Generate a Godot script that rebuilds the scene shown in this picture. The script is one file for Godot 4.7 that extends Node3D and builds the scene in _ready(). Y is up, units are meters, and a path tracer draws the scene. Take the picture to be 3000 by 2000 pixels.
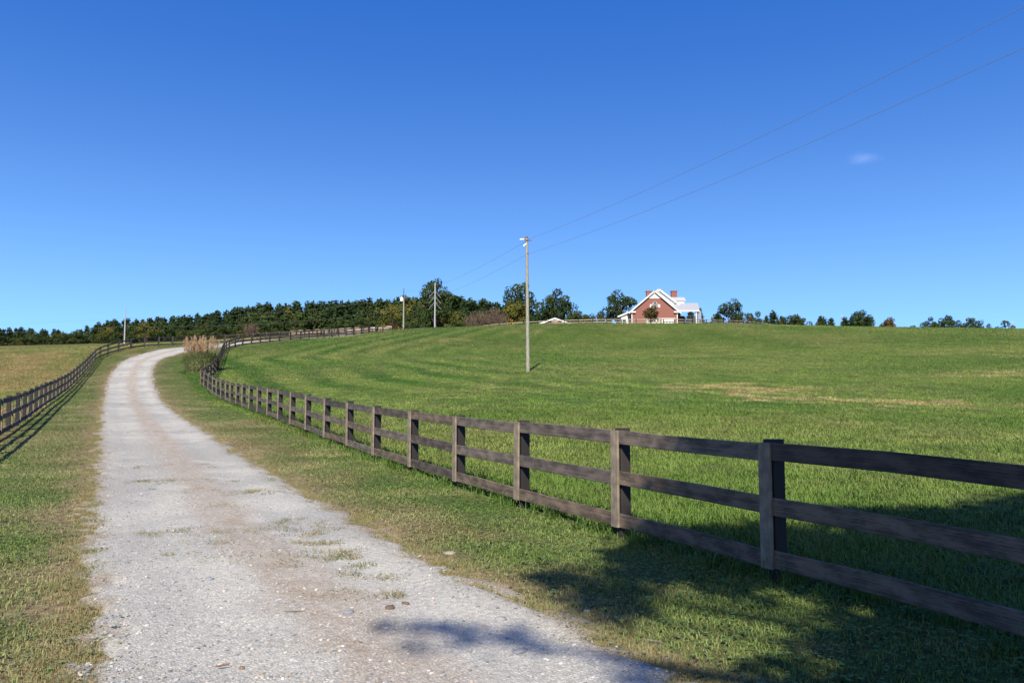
extends Node3D
# A farm drive between board fences climbing towards a brick house. x is right, y up, the view runs towards -z;
# helper functions take (x, f) with f = metres ahead of the viewer (f = -z).

const RELIEF := [
	[2.2, 7.2, 0.10], [-0.9, 13.7, 0.24], [-4.1, 20.7, 0.49], [-7.5, 27.9, 0.86], [-10.8, 35.2, 1.20], [-15.4, 45.1, 1.65], [-18.9, 52.5, 2.11], [-22.2, 59.6, 2.93],
	[-24.2, 66.7, 3.81], [-25.6, 71.4, 4.48], [-35.8, 103.0, 8.36], [-36.1, 110.0, 9.48], [-34.1, 119.3, 10.74], [-31.5, 126.3, 11.74], [-28.0, 139.5, 13.18], [-22.4, 155.0, 14.92],
	[-14.8, 23.9, 0.58], [-18.5, 31.6, 0.93], [-23.6, 41.9, 1.52], [-28.6, 52.2, 2.16], [-33.2, 62.4, 3.00], [-37.4, 72.0, 4.14], [-41.7, 82.0, 5.54], [-45.1, 92.0, 7.19],
	[-44.9, 100.0, 8.57], [-43.4, 109.0, 9.51], [-40.8, 119.0, 10.61], [-37.4, 127.3, 11.63], [-31.6, 141.0, 13.43], [0.0, 0.0, 0.00], [0.0, -30.0, -0.60], [-12.0, 5.0, 0.10],
	[10.0, 2.0, -0.05], [-40.0, -30.0, -0.90], [40.0, -30.0, -0.40], [-30.0, 10.0, 0.20], [30.0, 10.0, 0.20], [14.0, 14.0, 0.35], [1.2, 64.0, 4.18], [20.5, 62.0, 3.85],
	[35.9, 60.0, 3.72], [4.4, 36.0, 1.69], [15.4, 34.0, 1.27], [-19.9, 150.0, 15.18], [-23.2, 175.0, 17.08], [-11.6, 140.0, 14.66], [-4.9, 140.0, 14.92], [-5.5, 157.0, 15.75],
	[-8.8, 168.0, 16.39], [2.9, 139.0, 15.20], [3.2, 153.0, 15.90], [11.5, 139.0, 15.28], [12.5, 151.0, 16.06], [23.1, 139.0, 15.32], [25.1, 151.0, 16.09], [34.1, 140.0, 15.36],
	[39.2, 161.0, 17.08], [41.4, 142.0, 15.46], [51.3, 176.0, 18.27], [58.3, 186.0, 18.75], [53.0, 142.0, 15.17], [64.8, 142.0, 14.99], [76.6, 142.0, 14.81], [87.8, 142.0, 14.64],
	[68.4, 165.0, 16.61], [95.8, 165.0, 16.20], [-72.0, 116.0, 9.36], [-64.8, 116.0, 9.40], [-61.1, 120.0, 9.77], [-130.4, 210.0, 15.86], [-117.4, 210.0, 16.12], [-104.3, 210.0, 16.43],
	[-96.2, 215.0, 17.40], [-186.3, 300.0, 22.09], [-165.2, 300.0, 22.41], [-149.1, 300.0, 22.78], [-130.5, 300.0, 23.65], [-99.4, 300.0, 24.52], [12.0, 118.0, 10.80], [50.0, 112.0, 10.60],
	[30.0, 184.0, 18.90], [-20.0, 190.0, 19.10], [80.0, 185.0, 18.40], [30.0, 300.0, 23.60], [120.0, 260.0, 21.60], [200.0, 200.0, 17.60], [150.0, 90.0, 8.60], [260.0, 60.0, 4.60],
	[-90.0, 60.0, 4.10], [-70.0, 290.0, 23.90], [20.0, 330.0, 25.60], [-150.0, 310.0, 22.90], [-300.0, 200.0, 13.60], [-200.0, 40.0, 0.60], [60.0, 500.0, 27.60], [-250.0, 600.0, 29.60],
	[250.0, 450.0, 25.60], [-60.0, 450.0, 27.60], [-200.0, -150.0, -2.40], [200.0, -150.0, -2.40]]

# plan of the drive's centre line: x, f, half width
const DRIVE := [[4.4, -6.0, 1.75], [-0.74, 4.8, 1.52], [-2.2, 7.55, 1.42], [-2.95, 9.05, 1.45], [-9.75, 23.0, 1.5], [-18.1, 40.0, 1.54], [-30.0, 65.0, 1.62], [-36.5, 80.0, 1.7], [-39.3, 88.0, 1.75], [-40.2, 94.0, 1.75],
	[-40.3, 99.4, 1.65], [-39.7, 106.0, 1.6], [-38.6, 113.0, 1.6], [-36.6, 121.5, 1.6], [-33.3, 131.0, 1.6], [-28.8, 143.0, 1.6], [-22.0, 160.0, 1.6], [-12.0, 176.0, 1.6]]
# front line of the fence boards: x, f
const RIGHT_FENCE := [[5.35, 0.4], [4.3, 2.65], [3.25, 4.92], [2.18, 7.17], [1.15, 9.31], [0.06, 11.5], [-0.95, 13.73], [-1.98, 16.0], [-3.07, 18.31], [-4.12, 20.66], [-5.23, 23.03], [-6.34, 25.43],
	[-7.47, 27.85], [-8.57, 30.29], [-9.69, 32.75], [-10.84, 35.21], [-11.98, 37.69], [-13.1, 40.15], [-14.2, 42.55], [-15.3, 44.9], [-16.35, 47.2], [-17.4, 49.4], [-18.45, 51.6], [-19.5, 53.8], [-20.6, 56.0], [-21.7, 58.2]]
const RIGHT_FENCE_FAR := [[-21.7, 58.2], [-22.75, 60.3], [-24.1, 66.0], [-25.7, 71.5], [-29.0, 81.5], [-32.3, 91.5], [-35.4, 101.5], [-36.2, 107.0], [-35.5, 113.5], [-33.9, 119.8], [-31.6, 126.2], [-28.1, 139.5], [-22.4, 155.0], [-15.0, 170.0]]
const LEFT_FENCE := [[-9.8, 13.65], [-14.76, 23.9], [-24.83, 44.48], [-33.17, 62.42], [-37.39, 72.0], [-41.74, 82.0], [-44.2, 88.2], [-45.2, 93.5], [-45.25, 98.0], [-44.7, 102.3], [-43.42, 109.0], [-40.85, 119.0], [-37.4, 127.3], [-33.84, 136.0], [-29.0, 147.0], [-22.5, 162.0]]
const YARD_FENCE := [[-8.8, 170.0], [-6.6, 163.0], [-4.9, 158.5], [-0.5, 155.0], [5.5, 152.6], [12.5, 150.9], [20.0, 150.2], [26.0, 150.6], [30.5, 152.6], [34.5, 155.8], [39.0, 161.0], [45.0, 168.5], [51.0, 176.5], [58.0, 186.0], [64.0, 196.0]]
const SUN_LEFT := 6.5    # degrees left of straight behind the viewer
const SUN_HIGH := 36.5

var rng := RandomNumberGenerator.new()
var fine := PackedFloat32Array()
var wide := PackedFloat32Array()
var away := PackedFloat32Array()      # distance from the drive's centre line, signed: left negative
var drive_line := []                  # dense centre line: Vector2, half width, left normal
var M := {}
var patchy := FastNoiseLite.new()
var mottle := FastNoiseLite.new()
var speck := FastNoiseLite.new()
var names := {}

func _ready():
	rng.seed = 20241
	for n in [[patchy, 0.045, 11], [mottle, 0.33, 12], [speck, 1.7, 13]]:
		n[0].seed = n[2]
		n[0].frequency = n[1]
		n[0].noise_type = FastNoiseLite.TYPE_SIMPLEX_SMOOTH
		n[0].fractal_octaves = 3
	setup_view()
	build_relief()
	build_drive_line()
	build_materials()
	build_ground()
	build_drive()
	build_house()
	build_outbuilding()
	build_fences()
	build_poles()
	build_woods()
	build_single_trees()
	build_shade_tree()
	build_pampas()
	build_bales()
	build_grass()
	build_stones()

# ------------------------------------------------------------------ view, sky and sun
func setup_view():
	var cam := Camera3D.new()
	cam.name = "camera"
	cam.fov = 44.87
	cam.near = 0.05
	cam.far = 4000.0
	add_child(cam)
	cam.position = Vector3(0, 1.6, 0)
	cam.rotation_degrees = Vector3(4.393, 0, 0)
	cam.current = true
	var sun := DirectionalLight3D.new()
	sun.name = "sun"
	sun.light_energy = 1.6
	sun.light_color = Color(1.0, 0.955, 0.89)
	sun.light_angular_distance = 0.53
	sun.shadow_enabled = true
	add_child(sun)
	var a := deg_to_rad(SUN_LEFT)
	var e := deg_to_rad(SUN_HIGH)
	var to_sun := Vector3(-sin(a) * cos(e), sin(e), cos(a) * cos(e))
	sun.look_at_from_position(to_sun * 50.0, Vector3.ZERO)
	var sky_mat := ProceduralSkyMaterial.new()
	sky_mat.sky_horizon_color = Color(0.265, 0.555, 1.0).linear_to_srgb()
	sky_mat.sky_top_color = Color(0.0090, 0.0670, 0.285).linear_to_srgb()
	sky_mat.sky_curve = 0.109
	sky_mat.sky_energy_multiplier = 1.088
	sky_mat.ground_bottom_color = Color(0.05, 0.06, 0.03).linear_to_srgb()
	sky_mat.ground_horizon_color = Color(0.10, 0.14, 0.12).linear_to_srgb()
	sky_mat.ground_energy_multiplier = 1.0
	sky_mat.sun_angle_max = 75.0    # the pale glow of the air round the sun
	sky_mat.sun_curve = 0.15
	sky_mat.sky_cover = wisp_cover()
	sky_mat.sky_cover_modulate = Color(1, 1, 1)
	var sky := Sky.new()
	sky.sky_material = sky_mat
	var env := Environment.new()
	env.background_mode = Environment.BG_SKY
	env.sky = sky
	env.tonemap_mode = Environment.TONE_MAPPER_LINEAR
	env.tonemap_exposure = 1.7
	env.sdfgi_enabled = true
	env.ssao_enabled = true
	env.ssil_enabled = true
	var we := WorldEnvironment.new()
	we.environment = env
	add_child(we)

# one small thin cloud in a clear sky
func wisp_cover() -> Texture2D:
	var im := Image.create(2048, 1024, false, Image.FORMAT_RGBA8)
	im.fill(Color(0, 0, 0, 0))
	var n := FastNoiseLite.new()
	n.seed = 5
	n.frequency = 0.35
	for j in range(-6, 7):
		for i in range(-12, 13):
			var r := Vector2(i / 6.0 - j * 0.08, j / 2.2).length() + n.get_noise_2d(i, j * 2.0) * 0.45
			var a := clampf(1.0 - r, 0.0, 1.0) * 0.075
			if a > 0.0:
				im.set_pixel(133 + i, 423 + j, Color(1.0, 0.93, 0.9, a))
	return ImageTexture.create_from_image(im)

# ------------------------------------------------------------------ relief of the land
func bump(r2: float) -> float:
	return 0.5 * r2 * log(r2) if r2 > 1e-12 else 0.0

func build_relief():
	var n := RELIEF.size()
	var m := n + 3
	var px := PackedFloat64Array()
	var pf := PackedFloat64Array()
	for c in RELIEF:
		px.append(c[0] / 100.0)
		pf.append(c[1] / 100.0)
	var rows := []
	for i in m:
		var row := PackedFloat64Array()
		row.resize(m + 1)
		if i < n:
			for j in n:
				row[j] = bump((px[i] - px[j]) * (px[i] - px[j]) + (pf[i] - pf[j]) * (pf[i] - pf[j]))
			row[i] += 0.0002
			row[n] = 1.0
			row[n + 1] = px[i]
			row[n + 2] = pf[i]
			row[m] = RELIEF[i][2]
		else:
			for j in n:
				row[j] = 1.0 if i == n else (px[j] if i == n + 1 else pf[j])
		rows.append(row)
	for k in m:
		var best := k
		for i in range(k + 1, m):
			if absf(rows[i][k]) > absf(rows[best][k]):
				best = i
		var t = rows[k]
		rows[k] = rows[best]
		rows[best] = t
		var rk: PackedFloat64Array = rows[k]
		for i in range(k + 1, m):
			var ri: PackedFloat64Array = rows[i]
			var q := ri[k] / rk[k]
			if q != 0.0:
				for j in range(k, m + 1):
					ri[j] -= q * rk[j]
				rows[i] = ri
	var w := PackedFloat64Array()
	w.resize(m)
	for k in range(m - 1, -1, -1):
		var sum: float = rows[k][m]
		for j in range(k + 1, m):
			sum -= rows[k][j] * w[j]
		w[k] = sum / rows[k][k]
	for j in 111:
		for i in 141:
			fine.append(relief_at(-140.0 + 2.0 * i, -20.0 + 2.0 * j, px, pf, w))
	for j in 84:
		for i in 103:
			var x := clampf(-816.0 + 16.0 * i, -420.0, 420.0)
			var f := clampf(-316.0 + 16.0 * j, -160.0, 620.0)
			wide.append(clampf(relief_at(x, f, px, pf, w), -9.0, 33.0))

func relief_at(x: float, f: float, px: PackedFloat64Array, pf: PackedFloat64Array, w: PackedFloat64Array) -> float:
	var n := px.size()
	x *= 0.01
	f *= 0.01
	var y := w[n] + w[n + 1] * x + w[n + 2] * f
	for k in n:
		var a := x - px[k]
		var b := f - pf[k]
		var r2 := a * a + b * b
		if r2 > 1e-12:
			y += w[k] * 0.5 * r2 * log(r2)
	return y

func cubic(a: float, b: float, c: float, d: float, t: float) -> float:
	return b + 0.5 * t * (c - a + t * (2.0 * a - 5.0 * b + 4.0 * c - d + t * (3.0 * (b - c) + d - a)))

func grid_at(g: PackedFloat32Array, w: int, u: float, v: float) -> float:
	var i := int(u)
	var j := int(v)
	var s := u - i
	var t := v - j
	var o := (j - 1) * w + i - 1
	var r0 := cubic(g[o], g[o + 1], g[o + 2], g[o + 3], s)
	o += w
	var r1 := cubic(g[o], g[o + 1], g[o + 2], g[o + 3], s)
	o += w
	var r2 := cubic(g[o], g[o + 1], g[o + 2], g[o + 3], s)
	o += w
	return cubic(r0, r1, r2, cubic(g[o], g[o + 1], g[o + 2], g[o + 3], s), t)

func height(x: float, f: float) -> float:
	if x > -136.0 and x < 136.0 and f > -16.0 and f < 196.0:
		return grid_at(fine, 141, (x + 140.0) * 0.5, (f + 20.0) * 0.5)
	return grid_at(wide, 103, clampf((x + 816.0) / 16.0, 1.0, 100.9), clampf((f + 316.0) / 16.0, 1.0, 81.9))

func spot(x: float, f: float, up := 0.0) -> Vector3:
	return Vector3(x, height(x, f) + up, -f)

func build_drive_line():
	var pts := curve_through(DRIVE)
	for k in pts.size():
		var a: Vector3 = pts[maxi(k - 1, 0)]
		var b: Vector3 = pts[mini(k + 1, pts.size() - 1)]
		var d := Vector2(b.x - a.x, b.y - a.y).normalized()
		drive_line.append([Vector2(pts[k].x, pts[k].y), pts[k].z, Vector2(-d.y, d.x)])
	for j in 96:
		for i in 56:
			away.append(distance_from_drive(Vector2(-76.0 + 2.0 * i, -10.0 + 2.0 * j)))

# Catmull-Rom through rows of numbers, about one point a metre; rows of two get z = 0
func curve_through(rows: Array, step := 1.0) -> Array:
	var out := []
	var p := []
	for r in rows:
		p.append(Vector3(r[0], r[1], r[2] if r.size() > 2 else 0.0))
	for k in p.size() - 1:
		var a: Vector3 = p[k - 1] if k > 0 else 2.0 * p[0] - p[1]
		var d: Vector3 = p[k + 2] if k + 2 < p.size() else 2.0 * p[k + 1] - p[k]
		var n := maxi(1, int(Vector2(p[k + 1].x - p[k].x, p[k + 1].y - p[k].y).length() / step))
		for i in n:
			var t := float(i) / n
			out.append(Vector3(cubic(a.x, p[k].x, p[k + 1].x, d.x, t), cubic(a.y, p[k].y, p[k + 1].y, d.y, t), lerpf(p[k].z, p[k + 1].z, t)))
	out.append(p[-1])
	return out

func distance_from_drive(q: Vector2) -> float:
	var best := 1e9
	var side := 1.0
	for k in range(0, drive_line.size() - 2, 2):
		var a: Vector2 = drive_line[k][0]
		var b: Vector2 = drive_line[k + 2][0] if k + 2 < drive_line.size() else drive_line[-1][0]
		var ab := b - a
		var t := clampf((q - a).dot(ab) / ab.length_squared(), 0.0, 1.0)
		var d := (q - a - ab * t).length_squared()
		if d < best:
			best = d
			side = -1.0 if ab.cross(q - a) > 0.0 else 1.0
	return sqrt(best) * side

func from_drive(x: float, f: float) -> float:
	var u := (x + 76.0) * 0.5
	var v := (f + 10.0) * 0.5
	if u < 0.0 or v < 0.0 or u >= 55.0 or v >= 95.0:
		return -60.0 if u < 0.0 else 60.0
	var i := int(u)
	var j := int(v)
	var o := j * 56 + i
	return lerpf(lerpf(away[o], away[o + 1], u - i), lerpf(away[o + 56], away[o + 57], u - i), v - j)

# ------------------------------------------------------------------ helpers
func numbered(called: String) -> String:
	if not names.has(called):
		names[called] = 0
		return called
	names[called] += 1
	return "%s_%03d" % [called, names[called]]

func tag(o: Node, label: String, category: String, group := "", kind := ""):
	if label:
		o.set_meta("label", label)
	if category:
		o.set_meta("category", category)
	if group:
		o.set_meta("group", group)
	if kind:
		o.set_meta("kind", kind)

func base(called: String, at: Vector3, label := "", category := "", group := "", turn := 0.0) -> Node3D:
	var o := Node3D.new()
	o.name = numbered(called)
	add_child(o)
	o.position = at
	o.rotation.y = turn
	tag(o, label, category, group)
	return o

func part(parent: Node, called: String, mesh: Mesh, mat: Material, xf := Transform3D()) -> MeshInstance3D:
	var o := MeshInstance3D.new()
	o.name = called
	o.mesh = mesh
	o.material_override = mat
	o.transform = xf
	parent.add_child(o, true)
	return o

func top(called: String, mesh: Mesh, mat: Material, xf: Transform3D, label: String, category: String, group := "", kind := "") -> MeshInstance3D:
	var o := part(self, numbered(called), mesh, mat, xf)
	tag(o, label, category, group, kind)
	return o

func at(p: Vector3) -> Transform3D:
	return Transform3D(Basis(), p)

func box(parent: Node, called: String, lo: Vector3, hi: Vector3, mat: Material) -> MeshInstance3D:
	var b := BoxMesh.new()
	b.size = hi - lo
	return part(parent, called, b, mat, at((lo + hi) * 0.5))

func surface(v: PackedVector3Array, n: PackedVector3Array, c: PackedColorArray, idx: PackedInt32Array, uv := PackedVector2Array()) -> ArrayMesh:
	var arr := []
	arr.resize(Mesh.ARRAY_MAX)
	arr[Mesh.ARRAY_VERTEX] = v
	arr[Mesh.ARRAY_NORMAL] = n
	if c.size() > 0:
		arr[Mesh.ARRAY_COLOR] = c
	if uv.size() > 0:
		arr[Mesh.ARRAY_TEX_UV] = uv
	arr[Mesh.ARRAY_INDEX] = idx
	var m := ArrayMesh.new()
	m.add_surface_from_arrays(Mesh.PRIMITIVE_TRIANGLES, arr)
	return m

# a flat-sided solid: polygon in the xy plane (counter-clockwise seen from +z), pushed from z0 to z1
func prism(poly: Array, z0: float, z1: float) -> ArrayMesh:
	var st := SurfaceTool.new()
	st.begin(Mesh.PRIMITIVE_TRIANGLES)
	st.set_smooth_group(-1)
	var flat := PackedVector2Array(poly)
	var tri := Geometry2D.triangulate_polygon(flat)
	for k in range(0, tri.size(), 3):
		var a := flat[tri[k]]
		var b := flat[tri[k + 1]]
		var c := flat[tri[k + 2]]
		if (b - a).cross(c - a) > 0.0:
			var s := b
			b = c
			c = s
		for q in [a, b, c]:
			st.add_vertex(Vector3(q.x, q.y, z1))
		for q in [a, c, b]:
			st.add_vertex(Vector3(q.x, q.y, z0))
	for k in flat.size():
		var a := flat[k]
		var b := flat[(k + 1) % flat.size()]
		var quad := [Vector3(a.x, a.y, z1), Vector3(b.x, b.y, z1), Vector3(b.x, b.y, z0), Vector3(a.x, a.y, z0)]
		for i in [0, 2, 1, 0, 3, 2]:
			st.add_vertex(quad[i])
	st.generate_normals()
	return st.commit()

# a tube through points; radii one per point
func tube(points: Array, radii: Array, sides := 8, capped := true) -> ArrayMesh:
	var v := PackedVector3Array()
	var n := PackedVector3Array()
	var idx := PackedInt32Array()
	var uv := PackedVector2Array()
	var run := 0.0
	for k in points.size():
		var d: Vector3 = (points[mini(k + 1, points.size() - 1)] - points[maxi(k - 1, 0)]).normalized()
		var s := d.cross(Vector3.FORWARD if absf(d.z) < 0.9 else Vector3.UP).normalized()
		var t := s.cross(d)
		if k > 0:
			run += (points[k] - points[k - 1]).length()
		for i in sides + 1:
			var a := TAU * i / sides
			var o := s * cos(a) + t * sin(a)
			v.append(points[k] + o * radii[k])
			n.append(o)
			uv.append(Vector2(run, float(i) / sides))
	var w := sides + 1
	for k in points.size() - 1:
		for i in sides:
			var o := k * w + i
			idx.append_array([o, o + 1, o + w, o + 1, o + w + 1, o + w])
	if capped:
		for e in [0, points.size() - 1]:
			var d: Vector3 = (points[1] - points[0]) if e == 0 else (points[-1] - points[-2])
			d = d.normalized() * (-1.0 if e == 0 else 1.0)
			var c := v.size()
			v.append(points[e])
			n.append(d)
			uv.append(Vector2(0, 0))
			for i in w:
				v.append(v[e * w + i])
				n.append(d)
				uv.append(Vector2(0.02 * cos(TAU * i / sides), 0.02 * sin(TAU * i / sides)))
			for i in sides:
				if e == 0:
					idx.append_array([c, c + 1 + i + 1, c + 1 + i])
				else:
					idx.append_array([c, c + 1 + i, c + 2 + i])
	return surface(v, n, PackedColorArray(), idx, uv)

# a board: length 1 along x, chamfered edges, h tall, t thick, with a slight bow
func board(h: float, t: float, c: float, bow: float, shift: float) -> ArrayMesh:
	var ring := [Vector2(h / 2, t / 2 - c), Vector2(h / 2 - c, t / 2), Vector2(-h / 2 + c, t / 2), Vector2(-h / 2, t / 2 - c), Vector2(-h / 2, -t / 2 + c), Vector2(-h / 2 + c, -t / 2), Vector2(h / 2 - c, -t / 2), Vector2(h / 2, -t / 2 + c)]
	var st := SurfaceTool.new()
	st.begin(Mesh.PRIMITIVE_TRIANGLES)
	st.set_smooth_group(-1)
	var xs := [0.0, 0.5, 1.0]
	for k in 2:
		for i in 8:
			var a: Vector2 = ring[i]
			var b: Vector2 = ring[(i + 1) % 8]
			var q := []
			for e in [[k, a, i], [k, b, i + 1], [k + 1, b, i + 1], [k + 1, a, i]]:
				var x: float = xs[e[0]]
				q.append([Vector3(x, e[1].x + (bow if e[0] == 1 else 0.0), e[1].y), Vector2(x * 0.9 + shift, (e[1].x + e[1].y) / 0.5 + shift * 3.0)])
			for j in [0, 1, 2, 0, 2, 3]:
				st.set_uv(q[j][1])
				st.add_vertex(q[j][0])
	for e in 2:
		for i in range(1, 7):
			var tri := [ring[0], ring[i], ring[i + 1]]
			if e == 1:
				tri = [ring[0], ring[i + 1], ring[i]]
			for p in tri:
				st.set_uv(Vector2(p.x + shift, p.y))
				st.add_vertex(Vector3(xs[e * 2], p.x, p.y))
	st.generate_normals()
	return st.commit()

func plain(c: Color, rough := 0.8, metal := 0.0) -> StandardMaterial3D:
	var m := StandardMaterial3D.new()
	m.albedo_color = c.linear_to_srgb()
	m.roughness = rough
	m.metallic = metal
	m.metallic_specular = 0.4
	return m

func tinted(rough := 0.9, through := 0.0) -> StandardMaterial3D:
	var m := plain(Color.WHITE, rough)
	m.vertex_color_use_as_albedo = true
	m.metallic_specular = 0.25
	if through > 0.0:
		m.backlight_enabled = true
		m.backlight = Color(through, through, through * 0.5)
	return m

func picture(w: int, h: int, at_pixel: Callable, mip := false) -> ImageTexture:
	var im := Image.create(w, h, false, Image.FORMAT_RGB8)
	for j in h:
		for i in w:
			im.set_pixel(i, j, at_pixel.call(i, j))
	return ImageTexture.create_from_image(im)

func noise_image(kind: int, freq: float, sd: int, w: int, h: int, oct := 3) -> Image:
	var n := FastNoiseLite.new()
	n.noise_type = kind
	n.frequency = freq
	n.seed = sd
	n.fractal_octaves = oct
	if kind == FastNoiseLite.TYPE_CELLULAR:
		n.fractal_type = FastNoiseLite.FRACTAL_NONE
		n.cellular_return_type = FastNoiseLite.RETURN_DISTANCE2_SUB
	return n.get_seamless_image(w, h)

func bl_at(im: Image, i: int, j: int) -> float:
	return im.get_pixel(i & 511, j & 255).r

func mix3(a: Color, b: Color, t: float) -> Color:
	return a.lerp(b, clampf(t, 0.0, 1.0))

# ------------------------------------------------------------------ materials
func build_materials():
	# weathered boards: grain along u, worn dark stain in blotches
	var grain := noise_image(FastNoiseLite.TYPE_SIMPLEX_SMOOTH, 0.06, 31, 256, 256, 4)
	var blotch := noise_image(FastNoiseLite.TYPE_SIMPLEX_SMOOTH, 0.012, 32, 512, 256, 4)
	var fleck := noise_image(FastNoiseLite.TYPE_SIMPLEX_SMOOTH, 0.2, 33, 256, 256, 2)
	var woods := {"rail": [Color(0.175, 0.145, 0.115), Color(0.054, 0.046, 0.040), 0.5], "batten": [Color(0.25, 0.205, 0.15), Color(0.13, 0.11, 0.085), 0.5], "pale": [Color(0.36, 0.31, 0.24), Color(0.2, 0.17, 0.14), 0.5], "pole": [Color(0.29, 0.285, 0.235), Color(0.17, 0.165, 0.135), 0.5]}
	for k in woods:
		var a: Color = woods[k][0]
		var b: Color = woods[k][1]
		var mid: float = woods[k][2]
		var tex := picture(512, 256, func(i, j):
			var g: float = grain.get_pixel((i / 20) & 255, (j * 4 + int(14.0 * bl_at(blotch, i / 3, j))) & 255).r
			var bl: float = blotch.get_pixel(i, j).r
			var fl: float = fleck.get_pixel((i / 3) & 255, (j * 2) & 255).r
			var t: float = smoothstep(mid - 0.34, mid + 0.36, 0.5 + (bl - 0.5) * 0.75 + (g - 0.5) * 0.95 + (fl - 0.5) * 0.45)
			var c: Color = a.lerp(b, t)
			return (c * (0.82 + 0.36 * g)).linear_to_srgb())
		var m := plain(Color.WHITE, 0.85)
		m.albedo_texture = tex
		M[k] = m
	M["post"] = plain(Color(0.016, 0.014, 0.014), 0.7)
	M["post_worn"] = plain(Color(0.026, 0.022, 0.02), 0.75)
	M["pole"].uv1_scale = Vector3(0.25, 2, 1)
	# gravel
	var cells := noise_image(FastNoiseLite.TYPE_CELLULAR, 0.085, 41, 512, 512)
	var small := noise_image(FastNoiseLite.TYPE_CELLULAR, 0.2, 42, 512, 512)
	var sand := noise_image(FastNoiseLite.TYPE_SIMPLEX, 0.5, 43, 512, 512, 2)
	var tone := noise_image(FastNoiseLite.TYPE_SIMPLEX_SMOOTH, 0.03, 44, 512, 512, 3)
	var grav := picture(512, 512, func(i, j):
		var c: float = cells.get_pixel(i, j).r
		var s: float = small.get_pixel(i, j).r
		var g: float = sand.get_pixel(i, j).r
		var t: float = tone.get_pixel(i, j).r
		var v: float = 0.60 + 0.22 * c + 0.20 * s + 0.34 * (g - 0.5) + 0.16 * (t - 0.5)
		return Color(v, v, v))
	var grit := picture(512, 512, func(i, j):
		var v: float = 0.55 * cells.get_pixel(i, j).r + 0.35 * small.get_pixel(i, j).r + 0.2 * sand.get_pixel(i, j).r
		return Color(v, v, v))
	var m := tinted(0.95)
	m.albedo_texture = grav
	m.heightmap_enabled = true
	m.heightmap_texture = grit
	m.heightmap_scale = 1.0
	m.uv1_scale = Vector3(0.9, 0.9, 1)
	M["gravel"] = m
	# thatch and soil under the grass
	var turf := noise_image(FastNoiseLite.TYPE_SIMPLEX, 0.22, 51, 512, 512, 4)
	var clump := noise_image(FastNoiseLite.TYPE_SIMPLEX_SMOOTH, 0.03, 52, 512, 512, 3)
	var lawn := picture(512, 512, func(i, j):
		var a: float = turf.get_pixel(i, j).r
		var b: float = clump.get_pixel(i, j).r
		var v: float = clampf(0.3 + 0.75 * a + 0.35 * (b - 0.5), 0.2, 1.0)
		return Color(v, v * (0.94 + 0.1 * b), v * 0.92))
	m = tinted(1.0)
	m.albedo_texture = lawn
	m.uv1_scale = Vector3(0.45, 0.45, 1)
	M["turf"] = m
	M["blade"] = tinted(0.6, 0.35)
	M["leaf"] = tinted(0.85, 0.2)
	M["stone"] = tinted(0.9)
	M["bark"] = plain(Color(0.075, 0.06, 0.048), 0.95)
	# brick too far off to tell its courses
	var clay := noise_image(FastNoiseLite.TYPE_SIMPLEX, 0.12, 61, 256, 256, 3)
	m = plain(Color.WHITE, 0.9)
	m.albedo_texture = picture(256, 256, func(i, j):
		var v: float = clay.get_pixel(i, j).r
		var joint := 0.35 if (j % 8 == 0 or (i + (j / 8 % 2) * 10) % 20 == 0) else 0.0
		return mix3(mix3(Color(0.16, 0.06, 0.048), Color(0.235, 0.095, 0.075), v), Color(0.25, 0.20, 0.18), joint).linear_to_srgb())
	m.uv1_triplanar = true
	m.uv1_scale = Vector3(0.42, 0.42, 0.42)
	M["brick"] = m
	M["white"] = plain(Color(0.60, 0.60, 0.585), 0.5)
	M["soffit"] = plain(Color(0.62, 0.62, 0.60), 0.6)
	M["metal_roof"] = plain(Color(0.37, 0.38, 0.40), 0.55, 0.1)
	M["glass"] = plain(Color(0.03, 0.045, 0.06), 0.08)
	M["slab"] = plain(Color(0.35, 0.34, 0.32), 0.9)
	M["steel"] = plain(Color(0.30, 0.32, 0.35), 0.55, 0.2)
	M["wire"] = plain(Color(0.17, 0.18, 0.2), 0.6)
	M["porcelain"] = plain(Color(0.78, 0.79, 0.8), 0.3)
	M["tank"] = plain(Color(0.70, 0.72, 0.74), 0.45)
	M["rust"] = plain(Color(0.16, 0.09, 0.055), 0.8)
	m = plain(Color.WHITE, 0.95)
	m.albedo_texture = picture(256, 256, func(i, j):
		var v: float = turf.get_pixel((i * 2) & 511, (j / 4) & 511).r * 0.6 + clay.get_pixel(i, j).r * 0.4
		return mix3(Color(0.17, 0.125, 0.085), Color(0.36, 0.29, 0.21), v).linear_to_srgb())
	m.uv1_triplanar = true
	m.uv1_scale = Vector3(0.7, 0.7, 0.7)
	M["hay"] = m

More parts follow.
